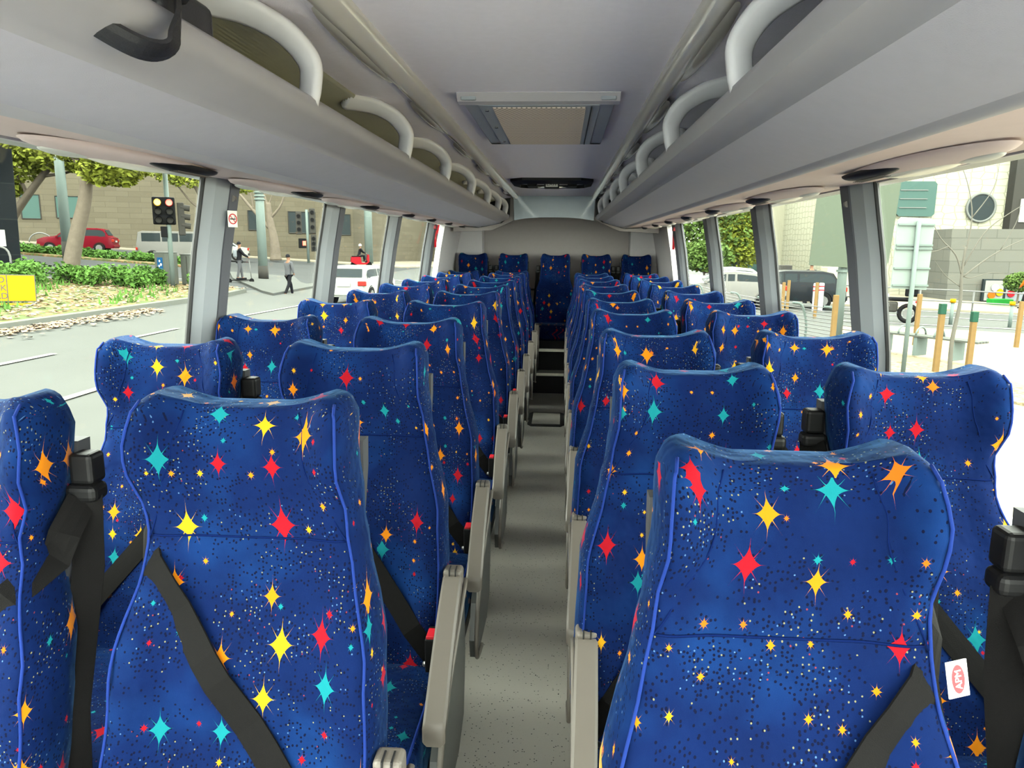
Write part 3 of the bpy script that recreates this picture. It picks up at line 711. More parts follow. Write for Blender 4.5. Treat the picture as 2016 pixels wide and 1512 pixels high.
        # side shroud below the armrest with a raised rim
        sp = [(-.12, .645), (-.30, .575), (-.42, .52), (-.50, .45), (-.54, .36), (-.52, .30), (-.40, .27), (-.22, .26), (-.13, .30), (-.10, .45)]
        b = MB(); xs = (x0+a*.004, x0+a*.020); b.prism(sp, 'x', min(xs), max(xs)); sp_o = b.build('side_shroud', M['armd'], root)
        b = MB(); b.tube(smooth_path([(x0+a*.024, y, z) for y, z in sp[:7]], 4), .006, 8); b.build('shroud_rim', M['arm'], sp_o, smooth=True)
        # recline lever and red buckle
        b = MB(); b.tube([(x0-a*.02, -.24, .50), (x0-a*.05, -.27, .512)], .006, 8); b.build('recline_lever', M['steel'], root, smooth=True)
    bk = -inner
    b = MB(); b.box((bk*.195-.012, -.285, .50), (bk*.195+.012, -.225, .58), .004); bu = b.build('belt_buckle', M['black'], root)
    b = MB(); b.box((bk*.195-.009, -.283, .572), (bk*.195+.009, -.245, .586), .002); b.build('release_button', M['red'], bu)
    # belt: guide by the headrest, diagonal strap over the backrest, vertical strap to the reel
    gx = inner*(.200 if kind == 'aisle' else .182)
    gy, gz = (.060, 1.045)
    if kind == 'rear': gy, gz = .05, 1.02
    b = MB(); b.box((gx-.020, gy-.018, gz-.012), (gx+.020, gy+.022, gz+.040), .008); g = b.build('belt_guide', M['black'], root)
    b = MB(); b.box((gx-.026, gy-.026, gz-.040), (gx+.026, gy+.016, gz-.010), .010); b.build('guide_slot', M['black'], g)
    P = []; Nn = []
    hipx = -inner*.190
    start = (inner*(.160 if kind == 'aisle' else .165), .93)
    for i in range(15):
        f = i/14; z = start[1]+(.50-start[1])*f; x = start[0]+(hipx-start[0])*f
        # front surface height at x,z by scanning the ring
        best = None
        for q in range(33):
            a = -PI+PI*q/32
            p, _ = Sf(a, z)
            if best is None or abs(p.x-x) < best[0]: best = (abs(p.x-x), p)
        y = best[1].y-.005
        if abs(f-1) < .001: y -= .01
        P.append((x, y, z)); Nn.append((inner*.35*(1-f)**3, -1, .25))
    P = [(gx, gy-.020, gz-.035), (gx-inner*.002, gy-.065, gz-.075)]+P; Nn = [(inner*.8, -.6, .3), (inner*.7, -.8, .2)]+Nn
    if kind != 'rear': b = MB(); b.ribbon(P, Nn, .046); b.build('shoulder_strap', M['belt'], root)
    b = MB(); b.ribbon([(gx+inner*.006, gy-.016, gz-.03), (gx+inner*.008, gy-.03, .90), (gx+inner*.022, -.06, .70), (gx+inner*.035, -.10, .48), (gx+inner*.04, -.11, .36)], [(inner*.5, -1, 0)]*5, .046); b.build('reel_strap', M['belt'], root)
    b = MB(); b.box((gx+inner*.03-.03, -.14, .30), (gx+inner*.03+.03, -.08, .38), .008); b.build('belt_reel', M['black'], root)
    return root

protos = {}
def seat(kind, inner, arm, x, y, z, label, group):
    key = (kind, inner, arm)
    if key not in protos: protos[key] = t = make_seat(inner, kind, arm)
    else: t = copy_tree(protos[key])
    t.location = (x, y, z); tag(t, label, 'seat', group); t['label'] = label
    return t
YL = [1.10, 1.74, 2.38, 3.14, 3.87, 4.57, 5.22, 5.95, 6.68, 7.30]
YR = [.86, 1.49, 2.12, 2.83, 3.46, 4.15, 4.85, 5.55, 6.25, 6.95]
ROW = ['first', 'second', 'third', 'fourth', 'fifth', 'sixth', 'seventh', 'eighth', 'ninth', 'tenth']
seats = {}
for i in range(10):
    seats['LA', i] = seat('aisle', -1, 1, -.385, YL[i], 0, 'blue star-patterned coach seat beside the aisle on the left, %s row from the camera' % ROW[i], 'left aisle seats')
    seats['LW', i] = seat('window', 1, 0, -.895, YL[i]+.01, 0, 'blue star-patterned coach seat against the left windows, %s row from the camera' % ROW[i], 'left window seats')
    if i == 0: seats['LW', 0].location = (-.872, 1.05, 0)
    seats['RA', i] = seat('aisle', 1, -1, .340-.010*(i > 0), YR[i], 0, 'blue star-patterned coach seat beside the aisle on the right, %s row from the camera' % ROW[i], 'right aisle seats')
    seats['RW', i] = seat('window', -1, 0, .806, YR[i]+.03, 0, 'blue star-patterned coach seat against the right windows, %s row from the camera' % ROW[i], 'right window seats')
    if i == 0: seats['RW', 0].location = (.825, .835, 0)
for x, inn, w in ((-.88, 1, 'far left of the raised back row'), (-.45, -1, 'left of the middle in the raised back row'), (.0, -1, 'in the middle of the raised back row'), (.437, 1, 'right of the middle in the raised back row'), (.857, -1, 'far right of the raised back row')):
    t = seat('rear', inn, 0, x, 7.98, .165, 'blue star-patterned coach seat %s' % w, 'back row seats')
# maker's tag sewn on the nearest right aisle seat
tg = thing('sewn_tag', 'small white tag with red oval reading APM on the nearest right aisle seat edge', 'fabric tag', (.492, .715, .99)); tg.rotation_euler = (math.radians(80), math.radians(-6), math.radians(15))
b = MB(); b.box((-.012, -.019, -.0008), (.012, .019, .0008), .0004); b.build('tag_cloth', M['tag'], tg)
V = [(.0075*math.cos(a), .015*math.sin(a), .0012) for a in [2*PI*i/28 for i in range(28)]]
obj('red_oval', V, [tuple(range(28))], M['tagred'], tg)
text('tag_lettering', 'APM', .0105, M['tag'], (0, 0, .0016), (0, 0, PI/2), tg, .0003)

# black strap and pouch hooked over the left rack lip
t = thing('strap_pouch', 'black padded strap loop and pouch hung over the left rack lip near the camera', 'strap', (-.455, .93, 1.69))
b = MB(); b.box((-.075, .10, .012), (-.005, .25, .085), .014); b.build('pouch', M['bag'], t, smooth=True)
P_ = smooth_path([(-.01, .08, .085), (-.045, .0, .075), (-.058, -.03, .04), (-.056, -.03, .012), (-.03, -.01, -.012), (.005, .02, -.030), (.022, .05, -.022), (.026, .07, .012), (.012, .10, .055)], 5)
c_ = Vector((-.015, .03, .03))
b = MB(); b.ribbon(P_, [(p-c_).normalized()*.8+Vector((0, -.6, -.3)) for p in P_], .034, .003); b.build('strap_loop', M['bag'], t)
b = MB(); b.tube([(-.045, -.01, .072), (-.02, .06, .070), (.0, .14, .072)], [.012, .016, .016], 10); b.build('rolled_end', M['bag'], t, smooth=True)

# emergency hammers on the rear pillars
for s, y, nm in ((-1, 6.20, 'left'), (1, 6.24, 'right')):
    t = thing('emergency_hammer', 'red emergency hammer in holder high on the %s rear pillar' % nm, 'hammer', (s*.995, y+.06, 1.50), group=None)
    b = MB(); b.tube([(0, 0, -.09), (0, 0, .07)], [.010, .014], 8); b.build('hammer_handle', M['red'], t, smooth=True)
    b = MB(); b.box((-.014, -.05, .06), (.014, .04, .09), .004); b.build('hammer_head', M['red'], t)
    b = MB(); b.box((s*.010, -.05, .07), (s*.035, .05, .12), .004); b.build('bracket', M['black'], t)
#EXTERIOR
# ================================================================ THE STREET OUTSIDE
M = dict(M)      # outdoor versions of materials shared with the bus, matt and darkened against the sky like the rest of the street
for k_, f_ in (('black', .5), ('steel', .22), ('white', .26), ('red', .25), ('tyre', .4), ('rubber', .5), ('chrome', .25), ('pale', .22), ('recess', .22), ('lens', .22), ('dgreen', .3), ('riser', .4)):
    M[k_] = M[k_].copy(); M[k_].name = 'outdoor_'+M[k_].name.split('.')[0]; dim(M[k_], f_); p_ = M[k_].node_tree.nodes['Principled BSDF']; p_.inputs['Specular IOR Level'].default_value = .04; p_.inputs['Metallic'].default_value = 0; p_.inputs['Coat Weight'].default_value = 0
def G(x): return -.78+.07*max(0, -x-10)-.03*max(0, x-4)
def patch(name, poly, m, dz=0., thick=0., nx=1):
    """ground polygon draped on the sloping terrain; finely cut where the slope breaks"""
    bm = bmesh.new(); vs = [bm.verts.new((x, y, 0)) for x, y in poly]; bm.faces.new(vs)
    for xc in (-10, 4):
        bmesh.ops.bisect_plane(bm, geom=bm.verts[:]+bm.edges[:]+bm.faces[:], plane_co=(xc, 0, 0), plane_no=(1, 0, 0))
    if thick:
        r = bmesh.ops.extrude_face_region(bm, geom=bm.faces[:])
        for v in [g for g in r['geom'] if isinstance(g, bmesh.types.BMVert)]: v.co.z = -thick
    for v in bm.verts: v.co.z += G(v.co.x)+dz
    bm.verts.index_update(); V = [v.co.copy() for v in bm.verts]; F_ = [tuple(v.index for v in f.verts) for f in bm.faces]; bm.free()
    return obj(name, V, F_, m)
struct(patch('road', [(-90, -30), (4, -30), (60, -30), (60, 160), (-90, 160)], M['asphalt']))
struct(patch('cross_road', [(-45, 28), (-45, 60), (-13, 72), (-13, 44), (-13.5, 31), (-20, 30)], M['asphaltd'], .01))
struct(patch('verge_ground', [(-12.98, -10), (-12.98, 27.5), (-13.3, 30), (-15.2, 31.5), (-17.2, 31), (-20, 27.2), (-27, 26.5), (-27, -10)], M['litter'], .14, .2))
struct(patch('kerb', [(-12.78, -10), (-12.78, 27.5), (-13.1, 30.2), (-15.2, 31.8), (-17.3, 31.2), (-20.2, 27.4), (-27, 26.8), (-27, 26.5), (-20, 27.2), (-17.2, 31), (-15.2, 31.5), (-13.3, 30), (-12.98, 27.5), (-12.98, -10)], M['kerb'], .15, .25))
struct(patch('far_footpath', [(-60, 48), (-42, 53), (-33.7, 56), (-24, 60.5), (-14, 64.5), (-8, 90), (-14, 90), (-20, 68), (-60, 58)], M['paving'], .10, .2))
struct(patch('corner_island', [(-13.2, 37), (-12.0, 35.8), (-11.8, 29.8), (-12.6, 30.6), (-16.4, 36.2), (-18.5, 40.5), (-15, 41)], M['asphalt'], .10, .2))
struct(patch('gravel_square', [(6.6, -12), (6.6, 17), (8.5, 23), (10.2, 23.9), (13.8, 23.3), (30, 21), (30, -12)], M['gravel'], .06, .2))
struct(patch('footpath', [(2.2, -12), (2.2, 26), (4.6, 30), (6.4, 28), (5.9, 14), (7.0, 8), (7.2, -12)], M['paving'], .08, .2))
tag(patch('mulch_bed', [(5.9, 19), (7.2, 16.6), (7.9, 15.6), (8.05, 14.3), (7.9, 12.4), (7.6, 10.8), (7.15, 9.5), (6.9, 11), (5.9, 13), (5.6, 16)], M['mulch'], .10, .1), 'curved bed of pale bark mulch around the staked tree beside the gravel square', 'mulch bed', kind='stuff')
struct(patch('far_plaza', [(12, 34), (22, 33), (40, 30), (40, 70), (10, 70), (8.5, 44)], M['paving'], .08, .2))
def line(p, q, w=.12, lab=None):
    p, q = Vector((*p, 0)), Vector((*q, 0)); d = (q-p).normalized(); s_ = Vector((-d.y, d.x, 0))*w/2
    return [tuple((v).xy) for v in (p-s_, p+s_, q+s_, q-s_)]
ln = 0
for i, (p, q, w, lb) in enumerate([((-10.05, 12.2), (-10.0, 13.9), .14, 'broken lane dash nearest the camera in the left road'), ((-9.96, 16.1), (-9.95, 18.6), .14, 'second broken lane dash in the left road'),
    ((-9.9, 20.8), (-9.4, 27.5), .14, 'long white lane line before the junction on the left'), ((-6.92, 5.5), (-6.96, 13.0), .16, 'solid white line nearest the bus on the left road'),
    ((-6.9, 22), (-6.9, 40), .14, 'white line running under the white hatchback'), ((-27, 31.2), (-16.4, 33.6), .16, 'long stop line across the side road behind the tree'),
    ((-19.2, 32.3), (-16, 36.5), .16, 'diagonal white line by the grey cabinets'), ((-13, 42), (-6.5, 41), .30, 'near crossing line of the far junction'), ((-13.5, 47), (-6.5, 46), .30, 'far crossing line of the far junction'),
    ((-24, 36.2), (-21.5, 36.8), .14, 'short dash in the side road right of the trunk'), ((-29, 35.2), (-27, 35.6), .14, 'short dash in the side road left of the trunk'),
    ((9.5, 25.6), (26, 24.6), .14, 'white edge line along the far side of the gravel square'), ((10, 29.4), (28, 28.8), .14, 'white lane line in the road behind the stakes'), ((11, 32.6), (30, 32), .16, 'far white line before the stone wall')]):
    tag(patch('road_marking', line(p, q, w), M['paint'], .022), lb, 'road marking')
# stone building across the junction
b = MB(); P_ = [(-60, 46.5), (-42.0, 55.0), (-33.7, 58.2), (-24.0, 62.6), (-18.7, 66.2), (-15.0, 90)]
for i in range(len(P_)-1):
    (xa, ya), (xb, yb) = P_[i], P_[i+1]; L0 = sum(math.dist(P_[k], P_[k+1]) for k in range(i)); L1 = L0+math.dist(P_[i], P_[i+1])
    b.add([(xa, ya, -2), (xb, yb, -2), (xb, yb, 15), (xa, ya, 15)], [(0, 1, 2, 3)], [(L0, -2), (L1, -2), (L1, 15), (L0, 15)])
b.add([(-60, 46.5, 15), (-15, 90, 15), (-60, 90, 15)], [(0, 1, 2)])
sb = thing('stone_building', 'long sandstone block building with small dark square windows across the junction', 'building', (0, 0, 0))
b.build('wall', M['stone'], sb)
def wall_pt(x):
    for (xa, ya), (xb, yb) in zip(P_, P_[1:]):
        if xa <= x <= xb: t = (x-xa)/(xb-xa); return ya+(yb-ya)*t, Vector((xb-xa, yb-ya, 0)).normalized()
    return P_[-1][1], Vector((1, 0, 0))
for x0, x1, z0, z1, mm in ((-41.4, -40.2, 3.2, 5.0, 'wingreen'), (-39.2, -37.4, 3.3, 4.95, 'wingreen'), (-26.3, -25.4, 2.6, 4.2, 'winglass'), (-23.4, -21.5, 2.4, 4.2, 'winglass'), (-19.9, -18.9, 2.3, 4.1, 'winglass')):
    ya, d = wall_pt(x0); yb, _ = wall_pt(x1); n = Vector((d.y, -d.x, 0))
    p, q = Vector((x0, ya, 0))+n*.03, Vector((x1, yb, 0))+n*.03
    b = MB(); fr = [(p, z0), (q, z0), (q, z1), (p, z1)]
    b.add([(v.x, v.y, z) for v, z in fr]+[(v.x-n.x*.3, v.y-n.y*.3, z) for v, z in fr], [(0, 1, 2, 3), (0, 1, 5, 4), (1, 2, 6, 5), (2, 3, 7, 6), (3, 0, 4, 7)]); o = b.build('window', M[mm], sb)
    b = MB(); b.tube([(p.x, p.y, z0), (q.x, q.y, z0), (q.x, q.y, z1), (p.x, p.y, z1), (p.x, p.y, z0)], .05, 4); b.build('window_frame', M['charcoal'], o)
# further street beyond: lower brick building and pale blocks
fb = thing('red_sign_building', 'distant brick shopfront building with tall red openings at the end of the left street', 'building', (-24, 88, -.7), math.radians(-8))
b = MB(); b.box((0, 0, 0), (16, 8, 6.5)); b.build('wall', M['stone'], fb)
for k in range(5):
    b = MB(); b.box((3.0+k*2.1, -.06, 1.6), (4.2+k*2.1, .1, 4.6)); o = b.build('shop_window', M['winglass'], fb)
    b = MB(); b.box((3.0+k*2.1, -.12, 3.5), (4.2+k*2.1, -.02, 4.6)); b.build('red_panel', M['red'] if k in (0, 3) else M['stone'], o)
fb = thing('pale_tower', 'pale distant building closing the far end of the street', 'building', (-14, 120, -1))
b = MB(); b.box((-8, 0, 0), (22, 10, 22)); b.build('wall', M['cream'], fb)
for k in range(8):
    b = MB(); b.box((-7+k*3.6, -.1, 3), (-5+k*3.6, .1, 6)); b.build('window', M['winglass'], fb)
# black granite pavilion at far left
gb = thing('granite_building', 'black granite clad building with pale panel and steps at the far left', 'building', (0, 0, 0))
b = MB(); x1, y1 = -22.5, 30
b.add([(-22.2, 29.3, -.5), (-26, 22, -.5), (-34, 25, -.5), (-30, 33, -.5), (-21.9, 29.3, 11), (-26, 22, 11), (-34, 25, 11), (-30, 33, 11)], [(0, 1, 5, 4), (1, 2, 6, 5), (2, 3, 7, 6), (3, 0, 4, 7), (4, 5, 6, 7)],
      [(0, 0), (8.4, 0), (17, 0), (25, 0), (0, 11), (8.4, 11), (17, 11), (25, 11)]); b.build('wall', M['granite'], gb)
d = (Vector((-26, 22, 0))-Vector((-22.2, 29.3, 0))).normalized(); nn = Vector((-d.y, d.x, 0)); nn = nn if nn.x > 0 else -nn
def gq(name, s0, s1, z0, z1, mm, off=.06, dep=.1):
    p = Vector((-22.2, 29.3, 0))+d*s0+nn*off; q = Vector((-22.2, 29.3, 0))+d*s1+nn*off
    b = MB(); b.add([(v.x-nn.x*e, v.y-nn.y*e, z) for e in (0, dep) for v, z in ((p, z0), (q, z0), (q, z1), (p, z1))], [(0, 1, 2, 3), (4, 5, 6, 7), (0, 1, 5, 4), (1, 2, 6, 5), (2, 3, 7, 6), (3, 0, 4, 7)])
    return b.build(name, M[mm], gb)
gq('pale_panel', 1.6, 7.4, 4.3, 6.6, 'pale'); gq('notice_plate', .5, .95, .95+.3, 1.9, 'white', .08)  # plain pale panel, no emission
for k in range(4): gq('stone_step', .4+.7*k*.9, 6.5, -.1+.17*k, .07+.17*k, 'stair', 1.9-.42*k, 1.9-.42*k)
p = Vector((-22.2, 29.3, 0))+d*1.2+nn*1.7
rl = MB(); rl.tube(smooth_path([(p.x, p.y, 0), (p.x, p.y, 1.05), (p.x+d.x*.5-nn.x*.4, p.y+d.y*.5-nn.y*.4, 1.35), (p.x+d.x*2-nn.x*1.2, p.y+d.y*2-nn.y*1.2, 1.95)], 5), .04, 8)
tag(rl.build('handrail', M['steel'], smooth=True), 'bent steel handrail on the steps of the black granite building', 'handrail')
for x, y, w in ((-36.0, 49.6, 'left'), (-34.3, 50.6, 'right')):
    b = MB(); b.tube([(x+.62*math.cos(a), y+.3*math.cos(a), G(x)+.1+.3+.62*math.sin(a)) for a in [PI*i/12 for i in range(13)]], .045, 6)
    tag(b.build('bike_hoop', M['steel'], smooth=True), 'steel bicycle hoop on the far footpath, %s one of two beside the granite building' % w, 'bicycle hoop')

# ---------- vegetation
def leaves(pts, size, n, rnd, flat=.6):
    V = []; F_ = []
    for i in range(n):
        c, r = pts[rnd.randrange(len(pts))]
        while True:
            q = Vector((rnd.uniform(-1, 1), rnd.uniform(-1, 1), rnd.uniform(-1, 1)))
            if .25 < q.length < 1: break
        p = Vector(c)+Vector((q.x*r[0], q.y*r[1], q.z*r[2]))
        a = Vector((rnd.uniform(-1, 1), rnd.uniform(-1, 1), rnd.uniform(-flat, flat))).normalized(); bb = a.cross(Vector((rnd.uniform(-1, 1), rnd.uniform(-1, 1), rnd.uniform(-1, 1)))).normalized()
        s_ = size*rnd.uniform(.6, 1.3); k = len(V)
        V += [p-a*s_, p+bb*s_*.55-a*.2*s_, p+a*s_, p-bb*s_*.55-a*.2*s_]; F_.append((k, k+1, k+2, k+3))
    return V, F_
def bush(name, x, y, z, r, h, m, n, label, cat='shrub', group=None, sz=.07, seed=1, kind=None):
    rnd = random.Random(seed); t = thing(name, label, cat, (x, y, z), group=group)
    pts = [((rnd.uniform(-r, r)*.6, rnd.uniform(-r, r)*.6, h*rnd.uniform(.3, .65)), (r*.6, r*.6, h*.4)) for _ in range(7)]
    V, F_ = leaves(pts, sz, n, rnd); obj('foliage', V, F_, m, t)
    b = MB()
    for k in range(5): a = k*1.3; b.tube([(0, 0, -.1), (r*.3*math.cos(a), r*.3*math.sin(a), h*.5)], .012, 4)
    b.build('stem', M['bark'], t); return t
rnd = random.Random(3)
BUSH = [(-19.6, 26.0, .8), (-18.9, 25.3, .7), (-19.9, 24.2, .8), (-18.4, 26.6, .6), (-17.7, 27.2, .7), (-17.2, 26.2, .6), (-18.3, 24.2, .7), (-16.9, 28.0, .55), (-16.5, 27.2, .55), (-16.2, 28.9, .5), (-17.0, 29.3, .45), (-20.4, 22.6, .9), (-15.6, 26.8, .45), (-14.2, 28.3, .4)]
WHERE = ['left of the plane tree foot', 'just in front of the plane tree trunk', 'nearest to the yellow sign', 'right of the plane tree trunk', 'in the middle of the verge row', 'in front of the middle verge shrubs', 'between the yellow sign and the tree', 'second from the grey cabinets', 'in front, third from the cabinets', 'touching the left grey cabinet', 'behind the others near the cabinets', 'hidden partly by the yellow sign edge', 'low in the leaf litter', 'grassy, right of the cabinets']
for i, ((x, y, r), w) in enumerate(zip(BUSH, WHERE)):
    bush('shrub', x, y, G(x)+.14, r, .55+r*.35, M['bush'], 620, 'low green shrub on the left verge, %s' % w, group='shrubs on the left verge', seed=i, sz=.085)
grass = MB()
for i in range(1500):
    x = rnd.uniform(-19, -13.3); y = rnd.uniform(13, 29.5)
    if math.sin(x*1.7+y*.8)+rnd.uniform(-.5, .5) < .15: continue
    z = G(x)+.14; h = rnd.uniform(.10, .26); a = rnd.uniform(0, PI); dx, dy = math.cos(a)*.05, math.sin(a)*.05
    grass.add([(x-dx, y-dy, z), (x+dx, y+dy, z), (x+rnd.uniform(-.08, .08), y+rnd.uniform(-.08, .08), z+h)], [(0, 1, 2)])
tag(grass.build('grass', M['bush']), 'thin patchy grass growing through fallen leaves on the verge', 'grass', kind='stuff')
V = []; F_ = []
for i in range(3200):
    if i % 4: x = rnd.uniform(-19.5, -13.1); y = rnd.uniform(12, 30.5); z = G(x)+.155
    else: x = -12.7+abs(rnd.gauss(0, .35)); y = rnd.uniform(15, 22); z = G(x)+.02
    a = rnd.uniform(0, 6.3); r = rnd.uniform(.04, .09); k = len(V)
    V += [(x+r*math.cos(a+q*PI/2), y+r*math.sin(a+q*PI/2), z+rnd.uniform(0, .05)) for q in range(4)]; F_.append((k, k+1, k+2, k+3))
lm = litter('dry_leaf', 'c8a27a', ['d2b086', 'b4906a', 'a07c58', 'dcc298'], 3); dim(lm, .2)
tag(obj('fallen_leaves', V, F_, lm), 'dry brown plane leaves scattered over the verge and gutter', 'fallen leaves', kind='stuff')
# median hedge
for i in range(9):
    f = i/8; x = -34.5+(-22.6+34.5)*f; y = 42.5+(43.6-42.5)*f
    bush('shrub', x, y, G(x), 1.15, .62, M['bush'], 560, 'low green shrub of the median strip, %s from the granite building' % ['first', 'second', 'third', 'fourth', 'fifth', 'sixth', 'seventh', 'eighth', 'ninth'][i], group='shrubs on the median strip', seed=40+i, sz=.13)
struct(patch('median_strip', [(-37, 40.8), (-21.8, 41.9), (-21.2, 43.6), (-22.3, 45), (-37, 44.4)], M['litter'], .12, .2))

def tree(name, label, trunk, r0, branches, clumps, leafm, n, sz, barkm, seed=0, group=None):
    base = Vector(trunk[0]); t = thing(name, label, 'tree', base, group=group); rr = random.Random(seed)
    P = smooth_path([Vector(p)-base for p in trunk], 6); N = len(P)
    b = MB(); b.tube(P, [r0*(1.25-.75*i/(N-1)) if i > 1 else r0*1.35 for i in range(N)], 14); o = b.build('trunk', barkm, t, smooth=True)
    for p in branches:
        q = smooth_path([Vector(v)-base for v in p[1:]], 4); b = MB(); b.tube(q, [p[0]*(1-.75*i/(len(q)-1)) for i in range(len(q))], 7); b.build('branch', barkm, t, smooth=True)
    if clumps:
        V, F_ = leaves([(Vector(c)-base, r) for c, r in clumps], sz, n, rr); obj('foliage', V, F_, leafm, t)
    return t
tree('plane_tree', 'large leaning plane tree with mottled bark and yellow green leaves on the left verge', [(-19.05, 27.75, -.2), (-18.95, 27.7, .5), (-18.6, 27.7, 1.7), (-18.15, 27.7, 3.0), (-17.9, 27.7, 4.2), (-17.4, 27.6, 5.6), (-17.0, 27.6, 7.5)], .27,
     [(.16, (-18.0, 27.7, 3.7), (-16.8, 27.0, 4.8), (-15.2, 26.6, 5.4)), (.15, (-17.9, 27.7, 4.0), (-19.3, 28, 5.3), (-21, 28.3, 6.2)), (.12, (-17.5, 27.6, 5.2), (-16, 28.3, 6.6), (-14.5, 28.6, 7.4)), (.05, (-16.9, 27, 4.75), (-16.5, 27.0, 4.0), (-16.3, 27, 3.6))],
     [((-16.2, 27.2, 4.5), (1.5, 1.2, .8)), ((-17.0, 27.2, 4.1), (.9, .9, .6)), ((-18.9, 27.8, 5.2), (1.6, 1.2, .7)), ((-15.3, 26.7, 4.9), (1.3, 1, .8)), ((-20.5, 28.2, 5.7), (1.6, 1.2, .9)), ((-17.2, 27.5, 6.3), (2.8, 2, 1.2)), ((-14.2, 28, 5.3), (1.2, 1, .5)), ((-16.5, 27.4, 3.95), (.7, .7, .45))],
     M['leafy'], 9000, .13, M['bark'], 1)
tree('plane_tree', 'plane tree with dark slanting branch and green leaves beside the granite building', [(-31.5, 40, 0.6), (-30.6, 40, 2.6), (-29.2, 40, 4.3), (-27.6, 40, 6), (-26.4, 40, 7.5)], .22,
     [(.12, (-29.5, 40, 4.0), (-30.2, 40, 5.6), (-31, 40, 7)), (.10, (-28.5, 40, 5), (-27, 40.3, 5.3), (-25.6, 40.5, 6.2))],
     [((-30.2, 40, 5.6), (1.9, 1.3, 1.0)), ((-28.3, 40, 6.2), (2, 1.4, 1.0)), ((-26.3, 40, 5.9), (1.5, 1.2, .8)), ((-31, 40, 4.3), (1.2, 1, .5)), ((-29.5, 40, 7.4), (3, 2, .9))], M['leafy'], 5200, .17, M['bark'], 2)
tree('plane_tree', 'pale sparse plane tree standing behind the traffic light on the left', [(-21.6, 46.5, 0.1), (-21.9, 46.5, 1.8), (-22.3, 46.5, 3.4), (-23.2, 46.5, 5.2), (-24, 46.5, 7.2)], .24,
     [(.12, (-22.2, 46.5, 3.2), (-23.4, 46.4, 4.0), (-24.4, 46.4, 5.2)), (.09, (-22.0, 46.5, 2.6), (-21.2, 46.6, 4), (-20.6, 46.6, 6)), (.06, (-23.2, 46.5, 5), (-22, 46.5, 6.2), (-21, 46.5, 7))],
     [((-22.6, 46.4, 5.6), (2.3, 1.5, .9)), ((-20.4, 46.4, 5.3), (1.6, 1.2, .8)), ((-24.4, 46.4, 5.9), (1.6, 1.2, .8))], M['leafy'], 2600, .15, M['bark'], 3)
tree('plane_tree', 'bare pale plane tree against the sandstone wall beside the big street pole', [(-22.3, 57, .2), (-22.35, 57, 1.6), (-22.6, 57, 3.2), (-22.7, 57, 4.6)], .34,
     [(.16, (-22.6, 57, 2.6), (-23.8, 57, 3.9), (-25.2, 57, 5.6), (-26, 57, 6.8)), (.12, (-22.7, 57, 4.2), (-23.1, 57, 5.6), (-23.3, 57, 7.4)), (.12, (-22.6, 57, 3.4), (-21.6, 57, 4.6), (-21, 57, 6.8)), (.06, (-22.7, 57, 4.4), (-22.3, 57, 5.4), (-22.4, 57, 7)), (.06, (-23.9, 57, 4.1), (-24.0, 57, 5), (-24.3, 57, 6.2))], [], M['leafy'], 0, .1, M['bark'], 4)
# ---------- poles and signals on the left
def pole(name, label, x, y, r, h, m=None, band=None, rings=0, z0=None):
    z = G(x) if z0 is None else z0
    t = thing(name, label, 'pole', (x, y, z)); b = MB(); b.tube([(0, 0, -.1), (0, 0, h)], [r, r*.8], 16); b.build('shaft', m or M['polem'], t, smooth=True)
    if band: b = MB(); b.tube([(0, 0, 0), (0, 0, band)], r*1.06, 16); b.build('base_band', M['charcoal'], t, smooth=True)
    for k in range(rings): b = MB(); b.tube([(0, 0, h*.62+k*.17), (0, 0, h*.62+.06+k*.17)], r*1.12, 16); b.build('collar', M['polem'], t, smooth=True)
    return t
pole('street_pole', 'thick grey street pole with dark base behind the leaning plane tree', -26.6, 38.7, .27, 9, band=1.1)
pole('street_pole', 'thick pale street pole with black base band and ringed collars in the second left window', -15.3, 37.4, .24, 6.5, band=.75, rings=5)
pole('street_pole', 'pale slim street pole behind the red motor scooter', -17.4, 66.5, .38, 9)
def signal(label, x, y, z, s, lit, back=False, h=4.4, rz=0):
    t = thing('traffic_light', label, 'traffic light', (x, y, G(x)), rz)
    b = MB(); b.tube([(0, 0, 0), (0, 0, h)], .085*s**.3, 12); b.build('pole', M['polem'], t, smooth=True)
    hd = MB(); hd.box((-.47*s, -.12, z-.5*s), (.24*s, .02, z+.42*s), .05); hd = hd.build('signal_head', M['black'], t)
    for cx in (-.30, .06):
        for k in range(3):
            cz = z+.24*s-k*.29*s
            b = MB(); b.cyl((cx*s, -.13, cz), .105*s, .03, 'y', 18); o = b.build('lens', (M['lampor'] if cx < 0 else M['lampred']) if (k == 0 and lit) else M['charcoal'], hd)
            b = MB(); b.tube([(cx*s, -.13, cz), (cx*s, -.30, cz-.02)], .125*s, 14, cap=False); b.build('visor', M['black'], hd)
    b = MB(); b.box((.30*s, -.1, z-.85*s), (.52*s, .25, z+.25*s), .04); o = b.build('side_head', M['charcoal'], t)
    for k in range(3): b = MB(); b.tube([(.41*s, .0, z+.1*s-k*.3*s), (.70*s, .0, z+.06*s-k*.3*s)], .10*s, 12); b.build('visor', M['charcoal'], o)
    b = MB(); b.box((-.26*s, -.12, z-.92*s), (-.06*s, .05, z-.56*s), .02); b.build('pedestrian_head', M['black'], t)
    return t
signal('twin traffic light showing red on a pale pole behind the grey cabinets', -15.45, 28.7, 2.72+.40, 1.15, True, h=5.3, rz=math.radians(28))
s2 = thing('traffic_light', 'distant traffic light cluster with red pedestrian signal in the second left window', 'traffic light', (-19.9, 57.6, G(-19.9)+.1), math.radians(18))
b = MB(); b.tube([(0, 0, 0), (0, 0, 4.1)], .11, 10); b.build('pole', M['polem'], s2, smooth=True)
